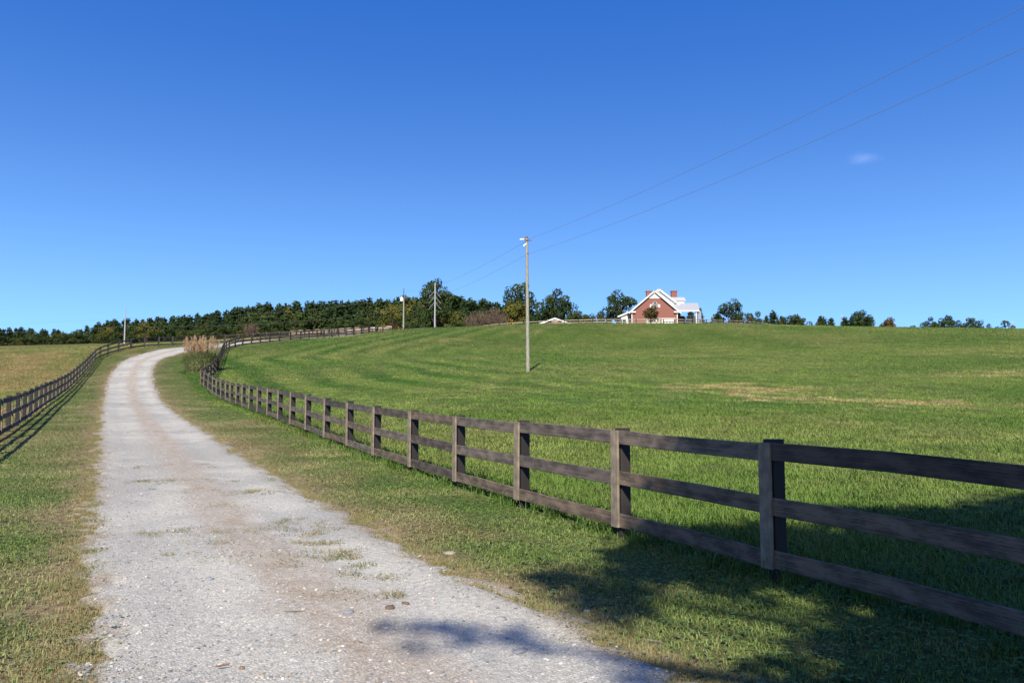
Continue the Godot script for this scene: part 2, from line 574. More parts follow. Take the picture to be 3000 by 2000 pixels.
# ------------------------------------------------------------------ ground
# share of dry, straw-coloured grass at a place, 0 to 1
func dryness(x: float, f: float, d: float) -> float:
	var a := patchy.get_noise_2d(x, f)
	var b := mottle.get_noise_2d(x, f)
	var c := speck.get_noise_2d(x, f)
	if absf(d) < 4.0 and f < 165.0:      # mown verge: dry towards the gravel
		var e := absf(d) - 1.6
		return clampf(0.56 - e * 0.25 + a * 0.3 + b * 0.6 + c * 0.5, 0.0, 1.0)
	if d < 0.0:                            # field on the left: half hay stubble
		return clampf(0.42 + a * 1.0 + b * 0.5 + c * 0.15, 0.0, 1.0)
	var t := 0.07 + a * 0.22 + b * 0.16 + c * 0.08
	for p in [[13.0, 48.0, 3.4, 3.6, 0.68], [15.5, 40.5, 4.2, 2.0, 0.6], [20.5, 38.6, 3.6, 1.0, 0.5], [37.5, 62.0, 4.0, 1.6, 0.4], [-4.2, 26.6, 0.6, 0.4, 0.4], [19.0, 92.0, 4.0, 2.2, 0.35], [-9.0, 118.0, 3.0, 2.0, 0.35], [2.0, 126.0, 2.4, 1.6, 0.35]]:
		var u: float = (x - p[0]) / p[2]
		var v: float = (f - p[1]) / p[3]
		var r := u * u + v * v
		if r < 3.0:
			t += p[4] * smoothstep(0.1, 1.15, 0.95 - r * 0.45 + b * 1.9 + c * 1.0)
	return clampf(t, 0.0, 1.0)

func grass_color(x: float, f: float) -> Color:
	var d := from_drive(x, f)
	var a := patchy.get_noise_2d(x + 90.0, f - 40.0)
	var b := mottle.get_noise_2d(x - 30.0, f + 60.0)
	var dry := dryness(x, f, d)
	var green := mix3(Color(0.078, 0.140, 0.026), Color(0.135, 0.190, 0.043), 0.5 + a * 0.9 + b * 0.5)
	var straw := mix3(Color(0.30, 0.225, 0.10), Color(0.40, 0.32, 0.17), 0.5 + b)
	if absf(d) < 4.0:
		green = mix3(Color(0.088, 0.142, 0.034), Color(0.15, 0.187, 0.06), 0.5 + a * 0.7 + b * 0.8)
		straw = mix3(Color(0.215, 0.172, 0.09), Color(0.34, 0.285, 0.16), 0.5 + b * 1.2)
	elif d < 0.0:
		straw = mix3(Color(0.24, 0.18, 0.08), Color(0.33, 0.26, 0.12), 0.5 + b)
		green = mix3(Color(0.10, 0.155, 0.035), Color(0.17, 0.20, 0.06), 0.5 + a)
	elif f > 30.0:                         # swaths left by the mower follow the fence
		var wave := sin(d * 1.5 + a * 2.2 + b * 0.8)
		var k := smoothstep(30.0, 55.0, f) * smoothstep(50.0, 18.0, d) * clampf(0.75 + a * 1.5, 0.0, 1.0)
		green = mix3(green, Color(0.052, 0.118, 0.018), k * smoothstep(-0.3, 0.7, wave))
		green = mix3(green, Color(0.15, 0.205, 0.05), k * smoothstep(0.3, -0.8, wave) * 0.7)
	return mix3(green, straw, dry)

func spread(first: float, last: float, near: float, grow: float) -> PackedFloat32Array:
	var out := PackedFloat32Array()
	var x := 0.0
	while x < last:
		out.append(x)
		x += near + grow * x
	out.append(last)
	x = -near
	while x > first:
		out.insert(0, x)
		x -= near - grow * x
	out.insert(0, first)
	return out

func build_ground():
	var xs := spread(-760.0, 760.0, 0.26, 0.019)
	var fs := spread(-280.0, 950.0, 0.26, 0.0145)
	var v := PackedVector3Array()
	var n := PackedVector3Array()
	var c := PackedColorArray()
	var uv := PackedVector2Array()
	var idx := PackedInt32Array()
	var w := xs.size()
	for f in fs:
		for x in xs:
			var y := height(x, f)
			var d := absf(from_drive(x, f))
			if f > 0.0 and f < 200.0:
				y += smoothstep(1.8, 3.0, d) * (0.035 * mottle.get_noise_2d(x * 1.5, f * 1.5) + 0.015 * speck.get_noise_2d(x, f)) * (1.0 + 2.0 * smoothstep(4.0, 9.0, d))
			v.append(Vector3(x, y, -f))
			var col := grass_color(x, f)
			if d < 3.2:                  # bare earth shows near the gravel
				col = mix3(Color(0.33, 0.255, 0.17), col, smoothstep(1.45, 2.25, d + 0.5 * mottle.get_noise_2d(x * 2.0, f * 2.0)))
			c.append(Color(col.r * 1.25, col.g * 1.25, col.b * 1.25))
			uv.append(Vector2(x, f))
	for j in fs.size():
		for i in w:
			var o := j * w + i
			var dx := v[j * w + mini(i + 1, w - 1)] - v[j * w + maxi(i - 1, 0)]
			var df := v[mini(j + 1, fs.size() - 1) * w + i] - v[maxi(j - 1, 0) * w + i]
			n.append(dx.cross(df).normalized())
			if i < w - 1 and j < fs.size() - 1:
				idx.append_array([o, o + w, o + 1, o + 1, o + w, o + w + 1])
	print("ground ", v.size(), " normal ", n[v.size() / 2])
	top("ground", surface(v, n, c, idx, uv), M.turf, Transform3D(), "rolling green pasture and mown verges rising to a crest", "ground", "", "structure")

# ------------------------------------------------------------------ the drive
func drive_color(t: float, p: Vector2) -> Color:
	var a := patchy.get_noise_2d(p.x * 4.0, p.y * 4.0)
	var b := mottle.get_noise_2d(p.x * 3.0, p.y * 3.0)
	var c := speck.get_noise_2d(p.x * 2.0, p.y * 2.0)
	var grey := mix3(Color(0.55, 0.545, 0.49), Color(0.65, 0.645, 0.58), 0.5 + a + 0.5 * c)
	var sandy := mix3(Color(0.68, 0.66, 0.57), Color(0.76, 0.745, 0.65), 0.5 + b)
	var worn := smoothstep(-0.25, 0.45, a * 0.9 + b * 0.8 + 0.25 * t)       # stone worn down to sand in patches, more on the right-hand track
	var col := mix3(grey, sandy, worn * 0.8)
	var mid := 1.0 - smoothstep(0.10, 0.34, absf(t - 0.06) + 0.18 * b)
	col = mix3(col, mix3(Color(0.54, 0.46, 0.355), Color(0.65, 0.58, 0.475), 0.5 + c), mid * 0.68)
	col = mix3(col, Color(0.43, 0.32, 0.205), mid * smoothstep(0.1, 0.45, b + 0.4 * c + 0.25 * a) * 0.5)
	var edge := smoothstep(0.78, 1.08, absf(t) + 0.22 * b + 0.1 * c)
	return mix3(col, Color(0.42, 0.335, 0.235), edge * 0.8)

func drive_lift(t: float, p: Vector2) -> float:
	var b := mottle.get_noise_2d(p.x * 2.2 + 7.0, p.y * 2.2)
	var c := speck.get_noise_2d(p.x * 1.6, p.y * 1.6)
	var e := absf(t)
	return 0.04 - 0.022 * exp(-pow((e - 0.52) / 0.2, 2.0)) + 0.006 * c - 0.085 * smoothstep(0.8, 1.32, e + 0.14 * b + 0.2 * c + 0.16 * speck.get_noise_2d(p.x * 4.1, p.y * 4.1))

func build_drive():
	var rows := []
	var s := 0.0
	while s < drive_line.size() - 1.001:
		rows.append(s)
		var ahead: float = maxf(drive_line[int(s)][0].y, 0.0)
		s += 0.09 + 0.011 * ahead
	var cols := 56
	var v := PackedVector3Array()
	var n := PackedVector3Array()
	var c := PackedColorArray()
	var uv := PackedVector2Array()
	var idx := PackedInt32Array()
	for r in rows:
		var k := int(r)
		var q: float = r - k
		var p: Vector2 = drive_line[k][0].lerp(drive_line[k + 1][0], q)
		var hw: float = lerpf(drive_line[k][1], drive_line[k + 1][1], q)
		var left: Vector2 = drive_line[k][2].lerp(drive_line[k + 1][2], q)
		for i in cols + 1:
			var t := -1.42 + 2.84 * i / cols
			var g := p - left * t * hw
			v.append(spot(g.x, g.y, drive_lift(t, g)))
			c.append(drive_color(t, g) * 1.22)
			uv.append(g)
	var w := cols + 1
	for j in rows.size():
		for i in w:
			var o := j * w + i
			var dx := v[j * w + mini(i + 1, w - 1)] - v[j * w + maxi(i - 1, 0)]
			var df := v[mini(j + 1, rows.size() - 1) * w + i] - v[maxi(j - 1, 0) * w + i]
			n.append(dx.cross(df).normalized())
			if i < w - 1 and j < rows.size() - 1:
				idx.append_array([o, o + w, o + 1, o + 1, o + w, o + w + 1])
	top("gravel_road", surface(v, n, c, idx, uv), M.gravel, Transform3D(), "pale gravel farm drive with two wheel tracks curving uphill", "road", "", "structure")

# ------------------------------------------------------------------ buildings
func slab(parent: Node, called: String, a: Vector2, b: Vector2, thick: float, z0: float, z1: float, mat: Material) -> MeshInstance3D:
	var d := (b - a).normalized()
	var n := Vector2(-d.y, d.x)
	if n.y < 0.0:
		n = -n
	var poly := [a, b, b + n * thick, a + n * thick]
	if (poly[1] - poly[0]).cross(poly[2] - poly[0]) < 0.0:
		poly.reverse()
	return part(parent, called, prism(poly, z0, z1), mat)

func cut(parent: Node, lo: Vector3, hi: Vector3):
	var c := CSGBox3D.new()
	c.operation = CSGShape3D.OPERATION_SUBTRACTION
	c.size = hi - lo
	c.position = (lo + hi) * 0.5
	parent.add_child(c, true)

func solid(parent: Node, called: String, poly: Array, z0: float, z1: float, mat: Material) -> CSGPolygon3D:
	var w := CSGPolygon3D.new()
	w.name = called
	w.polygon = PackedVector2Array(poly)
	w.depth = z1 - z0
	w.material = mat
	w.position.z = z1
	parent.add_child(w, true)
	return w

func build_house():
	var o := base("brick_house", Vector3(32.1, height(32.0, 185.0) - 0.35, -185.0), "red brick house with white gables and two brick chimneys on the crest", "house")
	# garage wing, gable end towards the drive
	var wall := solid(o, "garage_wall", [Vector2(-5.1, 0), Vector2(5.1, 0), Vector2(5.1, 4.0), Vector2(0, 8.35), Vector2(-5.1, 4.0)], -9.0, 0.0, M.brick)
	for x in [-1.8, 1.6]:
		cut(wall, Vector3(x, -0.1, -0.22), Vector3(x + 3.0, 2.25, 0.2))
	cut(wall, Vector3(-0.38, 4.9, -0.2), Vector3(0.62, 6.1, 0.2))
	for x in [-1.8, 1.6]:
		var door := box(o, "garage_door", Vector3(x + 0.01, 0.02, -0.2), Vector3(x + 2.99, 2.23, -0.12), M.white)
		var at_door: Vector3 = door.position
		for k in 4:
			var px: float = x + 0.3 + k * 0.66
			var pane := box(door, "pane", Vector3(px, 1.42, -0.135) - at_door, Vector3(px + 0.45, 1.72, -0.105) - at_door, M.glass)
			pane.set_meta("label", "dark glass pane")
		for k in 3:
			box(door, "panel_bead", Vector3(x + 0.06, 0.55 + k * 0.55 - 0.02, -0.121) - at_door, Vector3(x + 2.94, 0.55 + k * 0.55 + 0.02, -0.1) - at_door, M.soffit)
		box(o, "door_head", Vector3(x - 0.12, 2.26, -0.02), Vector3(x + 3.12, 2.42, 0.05), M.white)
	part(o, "gable_cladding", prism([Vector2(-1.62, 6.9), Vector2(1.62, 6.9), Vector2(0, 8.3)], 0.003, 0.06), M.white)
	for s in [-1.0, 1.0]:
		slab(o, "roof_slope", Vector2(0, 8.55), Vector2(s * 5.8, 3.62), 0.13, -9.2, 0.5, M.metal_roof)
		slab(o, "rake_board", Vector2(0, 8.31), Vector2(s * 5.8, 3.38), 0.22, 0.503, 0.56, M.white)
		box(o, "cornice_return", Vector3(minf(s * 5.7, s * 4.3), 3.62, 0.0), Vector3(maxf(s * 5.7, s * 4.3), 3.95, 0.498), M.white)
		box(o, "corner_board", Vector3(s * 5.1 - 0.09, 0.02, -0.12), Vector3(s * 5.1 + 0.09, 3.6, 0.05), M.white)
	# arched window with shutters
	var arch := [Vector2(-0.5, 0), Vector2(0.5, 0), Vector2(0.5, 0.95)]
	for k in range(1, 9):
		arch.append(Vector2(0.5 * cos(PI * k / 8), 0.95 + 0.5 * sin(PI * k / 8)))
	var frame := part(o, "arched_window", prism(arch, 0.003, 0.07), M.white, at(Vector3(0.12, 4.75, 0)))
	for s in [-1.0, 1.0]:
		box(frame, "pane", Vector3(s * 0.22 - 0.18, 0.08, 0.06), Vector3(s * 0.22 + 0.18, 0.95, 0.09), M.glass)
		box(o, "shutter", Vector3(0.12 + s * 0.95 - 0.2, 4.85, 0.003), Vector3(0.12 + s * 0.95 + 0.2, 5.55, 0.06), M.white)
	var fan := []
	for k in 9:
		fan.append(Vector2(0.4 * cos(PI * k / 8), 0.4 * sin(PI * k / 8)))
	part(frame, "pane", prism(fan, 0.06, 0.09), M.glass, at(Vector3(0, 1.0, 0)))
	# main block behind, white gable
	part(o, "main_wall", prism([Vector2(-1.6, 0), Vector2(7.8, 0), Vector2(7.8, 6.2), Vector2(2.6, 10.15), Vector2(-1.6, 6.2)], -20.0, -9.25), M.brick)
	part(o, "main_gable", prism([Vector2(-1.5, 6.15), Vector2(7.9, 6.15), Vector2(2.6, 10.18)], -9.24, -9.1), M.white)
	for s in [-1.0, 1.0]:
		var low := Vector2(8.5, 5.77) if s > 0.0 else Vector2(-2.3, 5.7)
		slab(o, "roof_slope", Vector2(2.6, 10.3), low, 0.13, -20.4, -8.55, M.metal_roof)
		slab(o, "rake_board", Vector2(2.6, 9.95), low - Vector2(0, 0.35), 0.26, -8.547, -8.48, M.white)
	for c in [[0.4, 1.8, -13.0, 10.45], [7.0, 8.4, -16.0, 10.9]]:
		var ch := box(o, "chimney", Vector3(c[0], 5.5, c[2] - 1.0), Vector3(c[1], c[3] - 0.25, c[2]), M.brick)
		var q: Vector3 = ch.position
		box(ch, "chimney_cap", Vector3(c[0] - 0.1, c[3] - 0.245, c[2] - 1.1) - q, Vector3(c[1] + 0.1, c[3], c[2] + 0.1) - q, M.brick)
	for z in [-11.6, -17.2]:
		var dm := box(o, "dormer", Vector3(5.0, 5.9, z - 1.3), Vector3(8.9, 7.7, z + 1.3), M.white)
		var q: Vector3 = dm.position
		for s in [-1.0, 1.0]:
			var poly := [Vector3(4.6, 8.55, z), Vector3(9.25, 8.55, z), Vector3(9.25, 7.6, z + s * 1.6), Vector3(4.6, 7.6, z + s * 1.6)]
			part(dm, "dormer_roof", sheet(poly, 0.12, q), M.metal_roof)
		box(dm, "window", Vector3(8.88, 6.3, z - 0.5) - q, Vector3(8.95, 7.4, z + 0.5) - q, M.glass)
	# porch on the right
	part(o, "porch_roof", sheet([Vector3(5.3, 4.35, -1.6), Vector3(10.5, 4.35, -1.6), Vector3(12.2, 7.0, -10.5), Vector3(8.2, 7.0, -10.5)], 0.15, Vector3.ZERO), M.metal_roof)
	part(o, "porch_roof", sheet([Vector3(5.3, 4.36, -1.62), Vector3(8.2, 7.02, -10.5), Vector3(5.3, 7.0, -10.5)], 0.14, Vector3.ZERO), M.metal_roof)
	box(o, "porch_fascia", Vector3(5.3, 4.1, -1.75), Vector3(10.5, 4.38, -1.62), M.white)
	box(o, "porch_floor", Vector3(5.2, 0.0, -12.0), Vector3(10.5, 0.35, -1.8), M.slab)
	for z in [-2.1, -5.4, -8.7, -11.7]:
		var col := part(o, "column", tube([Vector3(0, 0, 0), Vector3(0, 3.7, 0)], [0.2, 0.16], 12), M.white, at(Vector3(9.9, 0.35, z)))
		box(col, "capital", Vector3(-0.27, 3.6, -0.27), Vector3(0.27, 3.78, 0.27), M.white)
	box(o, "porch_wall", Vector3(7.805, 0.0, -12.2), Vector3(9.3, 4.2, -11.9), M.brick)
	box(o, "porch_shade_panel", Vector3(10.25, 0.0, -2.2), Vector3(11.0, 4.3, -2.0), plain(Color(0.2, 0.23, 0.3), 0.8))  # porch end wall; its bluish shade is painted in as the grey-blue colour
	# sun room on the left
	box(o, "sunroom_wall", Vector3(-7.2, 0, -6.5), Vector3(-5.1, 3.2, -2.5), M.white)
	part(o, "sunroom_gable", prism([Vector2(-7.2, 3.2), Vector2(-5.1, 3.2), Vector2(-5.1, 4.1)], -6.5, -2.5), M.white)
	slab(o, "sunroom_roof", Vector2(-5.1, 4.15), Vector2(-8.0, 3.0), 0.16, -6.8, -2.1, M.metal_roof)
	slab(o, "sunroom_rake", Vector2(-5.1, 3.95), Vector2(-8.0, 2.8), 0.26, -2.097, -2.04, M.white)
	box(o, "window", Vector3(-6.9, 1.3, -2.497), Vector3(-6.1, 2.5, -2.46), M.glass)
	box(o, "sunroom_post", Vector3(-5.9, 0, -2.497), Vector3(-5.55, 2.85, -2.3), M.white)

# a thin sheet through 3 or 4 corners, with thickness upwards
func sheet(p: Array, thick: float, origin: Vector3) -> ArrayMesh:
	var st := SurfaceTool.new()
	st.begin(Mesh.PRIMITIVE_TRIANGLES)
	st.set_smooth_group(-1)
	var up := Vector3(0, thick, 0)
	var n := p.size()
	for k in range(1, n - 1):
		for q in [p[0], p[k], p[k + 1]]:
			st.add_vertex(q - origin + up)
		for q in [p[0], p[k + 1], p[k]]:
			st.add_vertex(q - origin)
	for k in n:
		var a: Vector3 = p[k] - origin
		var b: Vector3 = p[(k + 1) % n] - origin
		for q in [a, b, b + up, a, b + up, a + up]:
			st.add_vertex(q)
	st.generate_normals()
	return st.commit()

func build_outbuilding():
	var o := base("brick_outbuilding", Vector3(11.2, height(11.0, 215.0) - 0.6, -215.0), "low brick outbuilding, only its white-trimmed gable above the crest", "building")
	var b: float = 22.75 + 1.6 - o.position.y      # height of the ridge
	part(o, "wall", prism([Vector2(-4.2, 0), Vector2(4.2, 0), Vector2(4.2, b - 1.85), Vector2(0, b - 0.35), Vector2(-4.2, b - 1.85)], -8.0, 0.0), M.brick)
	part(o, "gable_cladding", prism([Vector2(-2.0, b - 1.0), Vector2(2.0, b - 1.0), Vector2(0, b - 0.32)], 0.003, 0.05), M.white)
	for s in [-1.0, 1.0]:
		slab(o, "roof_slope", Vector2(0, b - 0.2), Vector2(s * 4.9, b - 1.95), 0.18, -8.4, 0.4, M.metal_roof)
		slab(o, "rake_board", Vector2(0, b - 0.42), Vector2(s * 4.9, b - 2.17), 0.3, 0.403, 0.46, M.white)
		box(o, "cornice_return", Vector3(minf(s * 5.1, s * 4.2), b - 2.15, 0.0), Vector3(maxf(s * 5.1, s * 4.2), b - 1.95, 0.398), M.white)

# ------------------------------------------------------------------ fences
func along(rows: Array, step: float) -> Array:
	var pts := curve_through(rows, 0.25)
	var out := [Vector2(pts[0].x, pts[0].y)]
	for p in pts:
		var q := Vector2(p.x, p.y)
		if (q - out[-1]).length() >= step:
			out.append(q)
	return out

# posts on the far side of the boards when side is +1 (boards to the left of the run of points), -1 the other way round
func fence(line: Array, side: float, called: String, label: String, group: String, rail_mats: Array, battens: bool):
	var o := base(called, spot(line[0].x, line[0].y), label, "fence", group)
	var q: Vector3 = o.position
	var rails := []
	for k in 5:
		rails.append(board(0.15, 0.026, 0.004, [-0.014, -0.004, 0.003, -0.009, 0.008][k], k * 0.37))
	var strips := []
	for k in 3:
		strips.append(board(0.14, 0.027, 0.004, 0.0, k * 0.29 + 0.1))
	var posts := []
	for k in 3:
		posts.append(board(0.135, 0.125, 0.008, 0.0, k * 0.23))
	var n := line.size()
	var face := []
	var tops := []
	for k in n:
		var d: Vector2 = (line[mini(k + 1, n - 1)] - line[maxi(k - 1, 0)]).normalized()
		face.append(Vector2(-d.y, d.x) * side)            # towards the board side, in (x, f)
		tops.append(height(line[k].x, line[k].y) + 1.17 + rng.randf_range(-0.012, 0.012))
	for k in n:
		var p: Vector2 = line[k]
		var m := Vector3(face[k].x, 0, -face[k].y)
		var back: Vector2 = p - face[k] * 0.106
		var up := Vector3.UP.rotated(m, rng.randf_range(-0.012, 0.012)).rotated(m.cross(Vector3.UP), rng.randf_range(-0.01, 0.01))
		var foot := Vector3(back.x, tops[k] - 1.47, -back.y)
		var across := up.cross(m).normalized()
		# boards run along x: turn x upwards
		part(o, "post", posts[k % 3], M.post if rng.randf() < 0.7 else M.post_worn, Transform3D(Basis(up * rng.randf_range(1.475, 1.5), across, m), foot - q))
		if battens:
			part(o, "batten", strips[k % 3], M.batten, Transform3D(Basis(up * 1.063, across, m), Vector3(p.x, tops[k] - 1.065, -p.y) - q))
		if k == n - 1:
			break
		for r in 3:
			var drop: float = [0.078, 0.532, 0.984][r]
			var a: Vector2 = p - face[k] * 0.0275
			var b: Vector2 = line[k + 1] - face[k + 1] * 0.0275
			var from := Vector3(a.x, tops[k] - drop + rng.randf_range(-0.011, 0.011), -a.y)
			var to := Vector3(b.x, tops[k + 1] - drop + rng.randf_range(-0.011, 0.011), -b.y)
			var d := to - from
			var len := d.length()
			var dir := d / len
			var z := Vector3(face[k].x + face[k + 1].x, 0, -face[k].y - face[k + 1].y)
			z = (z - dir * z.dot(dir)).normalized()
			var y := z.cross(dir)
			part(o, "rail", rails[rng.randi() % 5], rail_mats[rng.randi() % rail_mats.size()], Transform3D(Basis(dir * (len - 0.004), y, z), from + dir * 0.002 - q))

func shade_of(m: StandardMaterial3D, c: Color) -> StandardMaterial3D:
	var r: StandardMaterial3D = m.duplicate()
	r.albedo_color = c
	return r

func build_fences():
	var rails := [M.rail, shade_of(M.rail, Color(0.8, 0.79, 0.8)), shade_of(M.rail, Color(1.0, 0.96, 0.92)), shade_of(M.rail, Color(0.9, 0.9, 0.93)), shade_of(M.rail, Color(0.72, 0.71, 0.72))]
	var right := []
	for p in RIGHT_FENCE:
		right.append(Vector2(p[0], p[1]))
	var far := along(RIGHT_FENCE_FAR, 2.46)
	right.append_array(far.slice(1))
	fence(right, 1.0, "board_fence", "three-board weathered fence beside the pampas grass, fencing off the green pasture", "", rails, true)
	var left := along(LEFT_FENCE, 2.84)
	fence(left, -1.0, "board_fence", "three-board dark fence along the straw-coloured field below the wood", "", rails, true)
	fence(along(YARD_FENCE, 2.44), 1.0, "board_fence", "pale board fence along the crest in front of the brick house", "", [M.pale, shade_of(M.pale, Color(0.9, 0.9, 0.9))], false)

# ------------------------------------------------------------------ poles and wires
func wire(a: Vector3, b: Vector3, sag: float, thick: float, label: String, group := ""):
	var pts := []
	var radii := []
	for k in 25:
		var t := k / 24.0
		pts.append(a.lerp(b, t) - a - Vector3(0, sag * 4.0 * t * (1.0 - t), 0))
		radii.append(thick)
	top("overhead_wire", tube(pts, radii, 5), M.wire, at(a), label, "wire", group)

func build_poles():
	# wooden pole in the pasture
	var g := spot(1.24, 64.0)
	var o := base("utility_pole", g, "tall weathered wooden utility pole standing alone in the pasture", "utility pole")
	part(o, "shaft", tube([Vector3(0, -0.5, 0), Vector3(-0.03, 4.0, 0), Vector3(-0.08, 10.45, 0)], [0.15, 0.135, 0.1], 14), M.pole)
	part(o, "pole_cap", tube([Vector3(-0.08, 10.45, 0), Vector3(-0.08, 10.6, 0)], [0.115, 0.09], 12), M.rust)
	part(o, "bracket", tube([Vector3(-0.3, 10.3, 0.13), Vector3(0.16, 10.27, 0.13), Vector3(0.3, 10.24, 0.13)], [0.03, 0.045, 0.02], 8), M.rust)
	var lamp := part(o, "lamp_head", tube([Vector3(-0.55, 0, 0), Vector3(-0.5, 0.01, 0), Vector3(-0.38, 0.02, 0), Vector3(-0.25, 0.01, 0), Vector3(-0.2, 0, 0)], [0.02, 0.06, 0.07, 0.055, 0.02], 12), M.tank, at(Vector3(-0.08, 10.32, 0.13)))
	lamp.set_meta("label", "white lamp head")
	part(o, "insulator", tube([Vector3(-0.34, -0.16, 0), Vector3(-0.28, -0.1, 0), Vector3(-0.2, -0.02, 0), Vector3(-0.1, 0.06, 0)], [0.03, 0.065, 0.055, 0.03], 10), M.porcelain, at(Vector3(-0.0, 9.95, 0.1)))
	part(o, "clamp", tube([Vector3(-0.02, 0, 0.02), Vector3(0.05, -0.05, 0.16)], [0.06, 0.05], 8), M.rust, at(Vector3(-0.02, 9.25, 0.02)))
	# the next pole of the line stands beside the viewer, out of the picture
	var g2 := spot(27.1, -4.3)
	var o2 := base("utility_pole", g2, "wooden utility pole carrying the overhead wires away from the pasture", "utility pole")
	part(o2, "shaft", tube([Vector3(0, -0.5, 0), Vector3(0, 15.6 - g2.y, 0)], [0.17, 0.11], 14), M.pole)
	var group := "wires from the pasture pole"
	wire(g + Vector3(0.0, 10.35, 0), Vector3(27.1, 15.5, 4.3), 1.1, 0.0085, "upper overhead wire rising from the lone pasture pole")
	wire(g + Vector3(0.0, 9.2, 0), Vector3(27.1, 14.1, 4.3), 1.1, 0.0085, "lower overhead wire rising from the lone pasture pole")
	# pole with a transformer at the fence corner
	var t := spot(-22.7, 172.0)
	var tp := base("transformer_pole", t, "pale wooden pole with a white transformer can by the far fence", "utility pole")
	var tall := 26.0 - t.y
	part(tp, "shaft", tube([Vector3(0, -0.4, 0), Vector3(0, tall - 2.0, 0)], [0.19, 0.14], 12), M.pole)
	part(tp, "pole_top", tube([Vector3(0, tall - 2.0, 0), Vector3(0, tall, 0)], [0.1, 0.05], 8), M.post_worn)
	part(tp, "transformer", tube([Vector3(0, -0.45, 0), Vector3(0, -0.4, 0), Vector3(0, 0.35, 0), Vector3(0, 0.45, 0)], [0.22, 0.29, 0.29, 0.2], 14), M.tank, at(Vector3(-0.42, tall - 2.3, 0.1)))
	part(tp, "arm", tube([Vector3(-0.2, 0, 0), Vector3(0.65, 0.05, 0)], [0.05, 0.04], 8), M.rust, at(Vector3(0, tall - 2.1, 0.1)))
	part(tp, "insulator", tube([Vector3(0, 0, 0), Vector3(0, 0.25, 0), Vector3(0, 0.5, 0)], [0.06, 0.1, 0.04], 8), M.rust, at(Vector3(0.6, tall - 2.1, 0.1)))
	wire(t + Vector3(0, tall - 0.6, 0), g + Vector3(0, 10.3, 0), 1.2, 0.009, "upper overhead wire from the transformer pole to the lone pasture pole")
	wire(t + Vector3(0, tall - 2.6, 0), g + Vector3(0, 9.2, 0), 1.2, 0.009, "lower overhead wire from the transformer pole to the lone pasture pole")
	# galvanised steel poles of the power line
	var s := spot(-24.4, 260.0)
	var h := 40.2 - s.y
	var sp := base("steel_pole", s, "grey steel pole with three pairs of slanting arms before the big oak", "utility pole")
	part(sp, "shaft", tube([Vector3(0, -0.3, 0), Vector3(0, h, 0)], [0.27, 0.2], 14), M.steel)
	for k in 3:
		for e in [-1.0, 1.0]:
			part(sp, "arm", tube([Vector3(0, h - 2.4 - 1.8 * k, 0.2), Vector3(e * 1.9, h - 4.9 - 1.8 * k, 1.0)], [0.045, 0.035], 8), M.steel)
	var sl := spot(-110.6, 235.0)
	var hl := 31.0 - sl.y
	var lp := base("steel_pole", sl, "slender steel pole with two short arms beyond the left fence", "utility pole")
	part(lp, "shaft", tube([Vector3(0, -0.3, 0), Vector3(0, hl * 0.6, 0), Vector3(0, hl, 0)], [0.21, 0.16, 0.07], 12), M.steel)
	part(lp, "arm", tube([Vector3(0, hl * 0.806, 0), Vector3(0.95, hl * 0.815, 0.2)], [0.06, 0.05], 8), M.steel)
	part(lp, "arm", tube([Vector3(0, hl * 0.62, 0), Vector3(-0.95, hl * 0.655, 0.2)], [0.06, 0.05], 8), M.steel)
	for k in 2:
		wire(sl + Vector3(0, hl * (0.62 - 0.0 * k) - 2.4 * k, 0), s + Vector3(0, h - 3.0 - 4.0 * k, 0), 2.2, 0.016, ["upper", "lower"][k] + " power line strung between the two steel poles before the wood")
		wire(sl + Vector3(0, hl * 0.62 - 2.4 * k, 0), Vector3(-215, 26.5 - 2.4 * k, -255), 1.2, 0.016, ["upper", "lower"][k] + " power line running left from the slender steel pole")
	for a in [[120.4, 300.0, 34.1, "small distant pale pole beside the dark gappy oak on the crest"], [182.6, 300.0, 31.6, "small distant pale pole at the far right end of the crest"]]:
		var p := spot(a[0], a[1])
		var d := base("distant_pole", p, a[3], "utility pole")
		part(d, "shaft", tube([Vector3(0, -0.3, 0), Vector3(0, a[2] - p.y, 0)], [0.2, 0.15], 10), M.steel)
		part(d, "insulator", tube([Vector3(0, a[2] - p.y, 0), Vector3(0, a[2] - p.y + 0.35, 0)], [0.07, 0.05], 8), M.porcelain)

# ------------------------------------------------------------------ trees
class Leaves:
	var v := PackedVector3Array()
	var n := PackedVector3Array()
	var c := PackedColorArray()
	var idx := PackedInt32Array()
	func add(p: Vector3, normal: Vector3, along_dir: Vector3, w: float, l: float, col: Color):
		var a := along_dir.normalized()
		var s := a.cross(normal).normalized() * w * 0.5
		var o := v.size()
		v.append_array([p - a * l * 0.5, p + s - a * l * 0.08, p + a * l * 0.5, p - s + a * l * 0.06])
		var m := (normal - a * normal.dot(a)).normalized()
		n.append_array([m, m, m, m])
		c.append_array([col, col, col, col])
		idx.append_array([o, o + 2, o + 1, o, o + 3, o + 2])

func toss(r: RandomNumberGenerator) -> Vector3:
	return Vector3(r.randfn(), r.randfn(), r.randfn()).normalized()

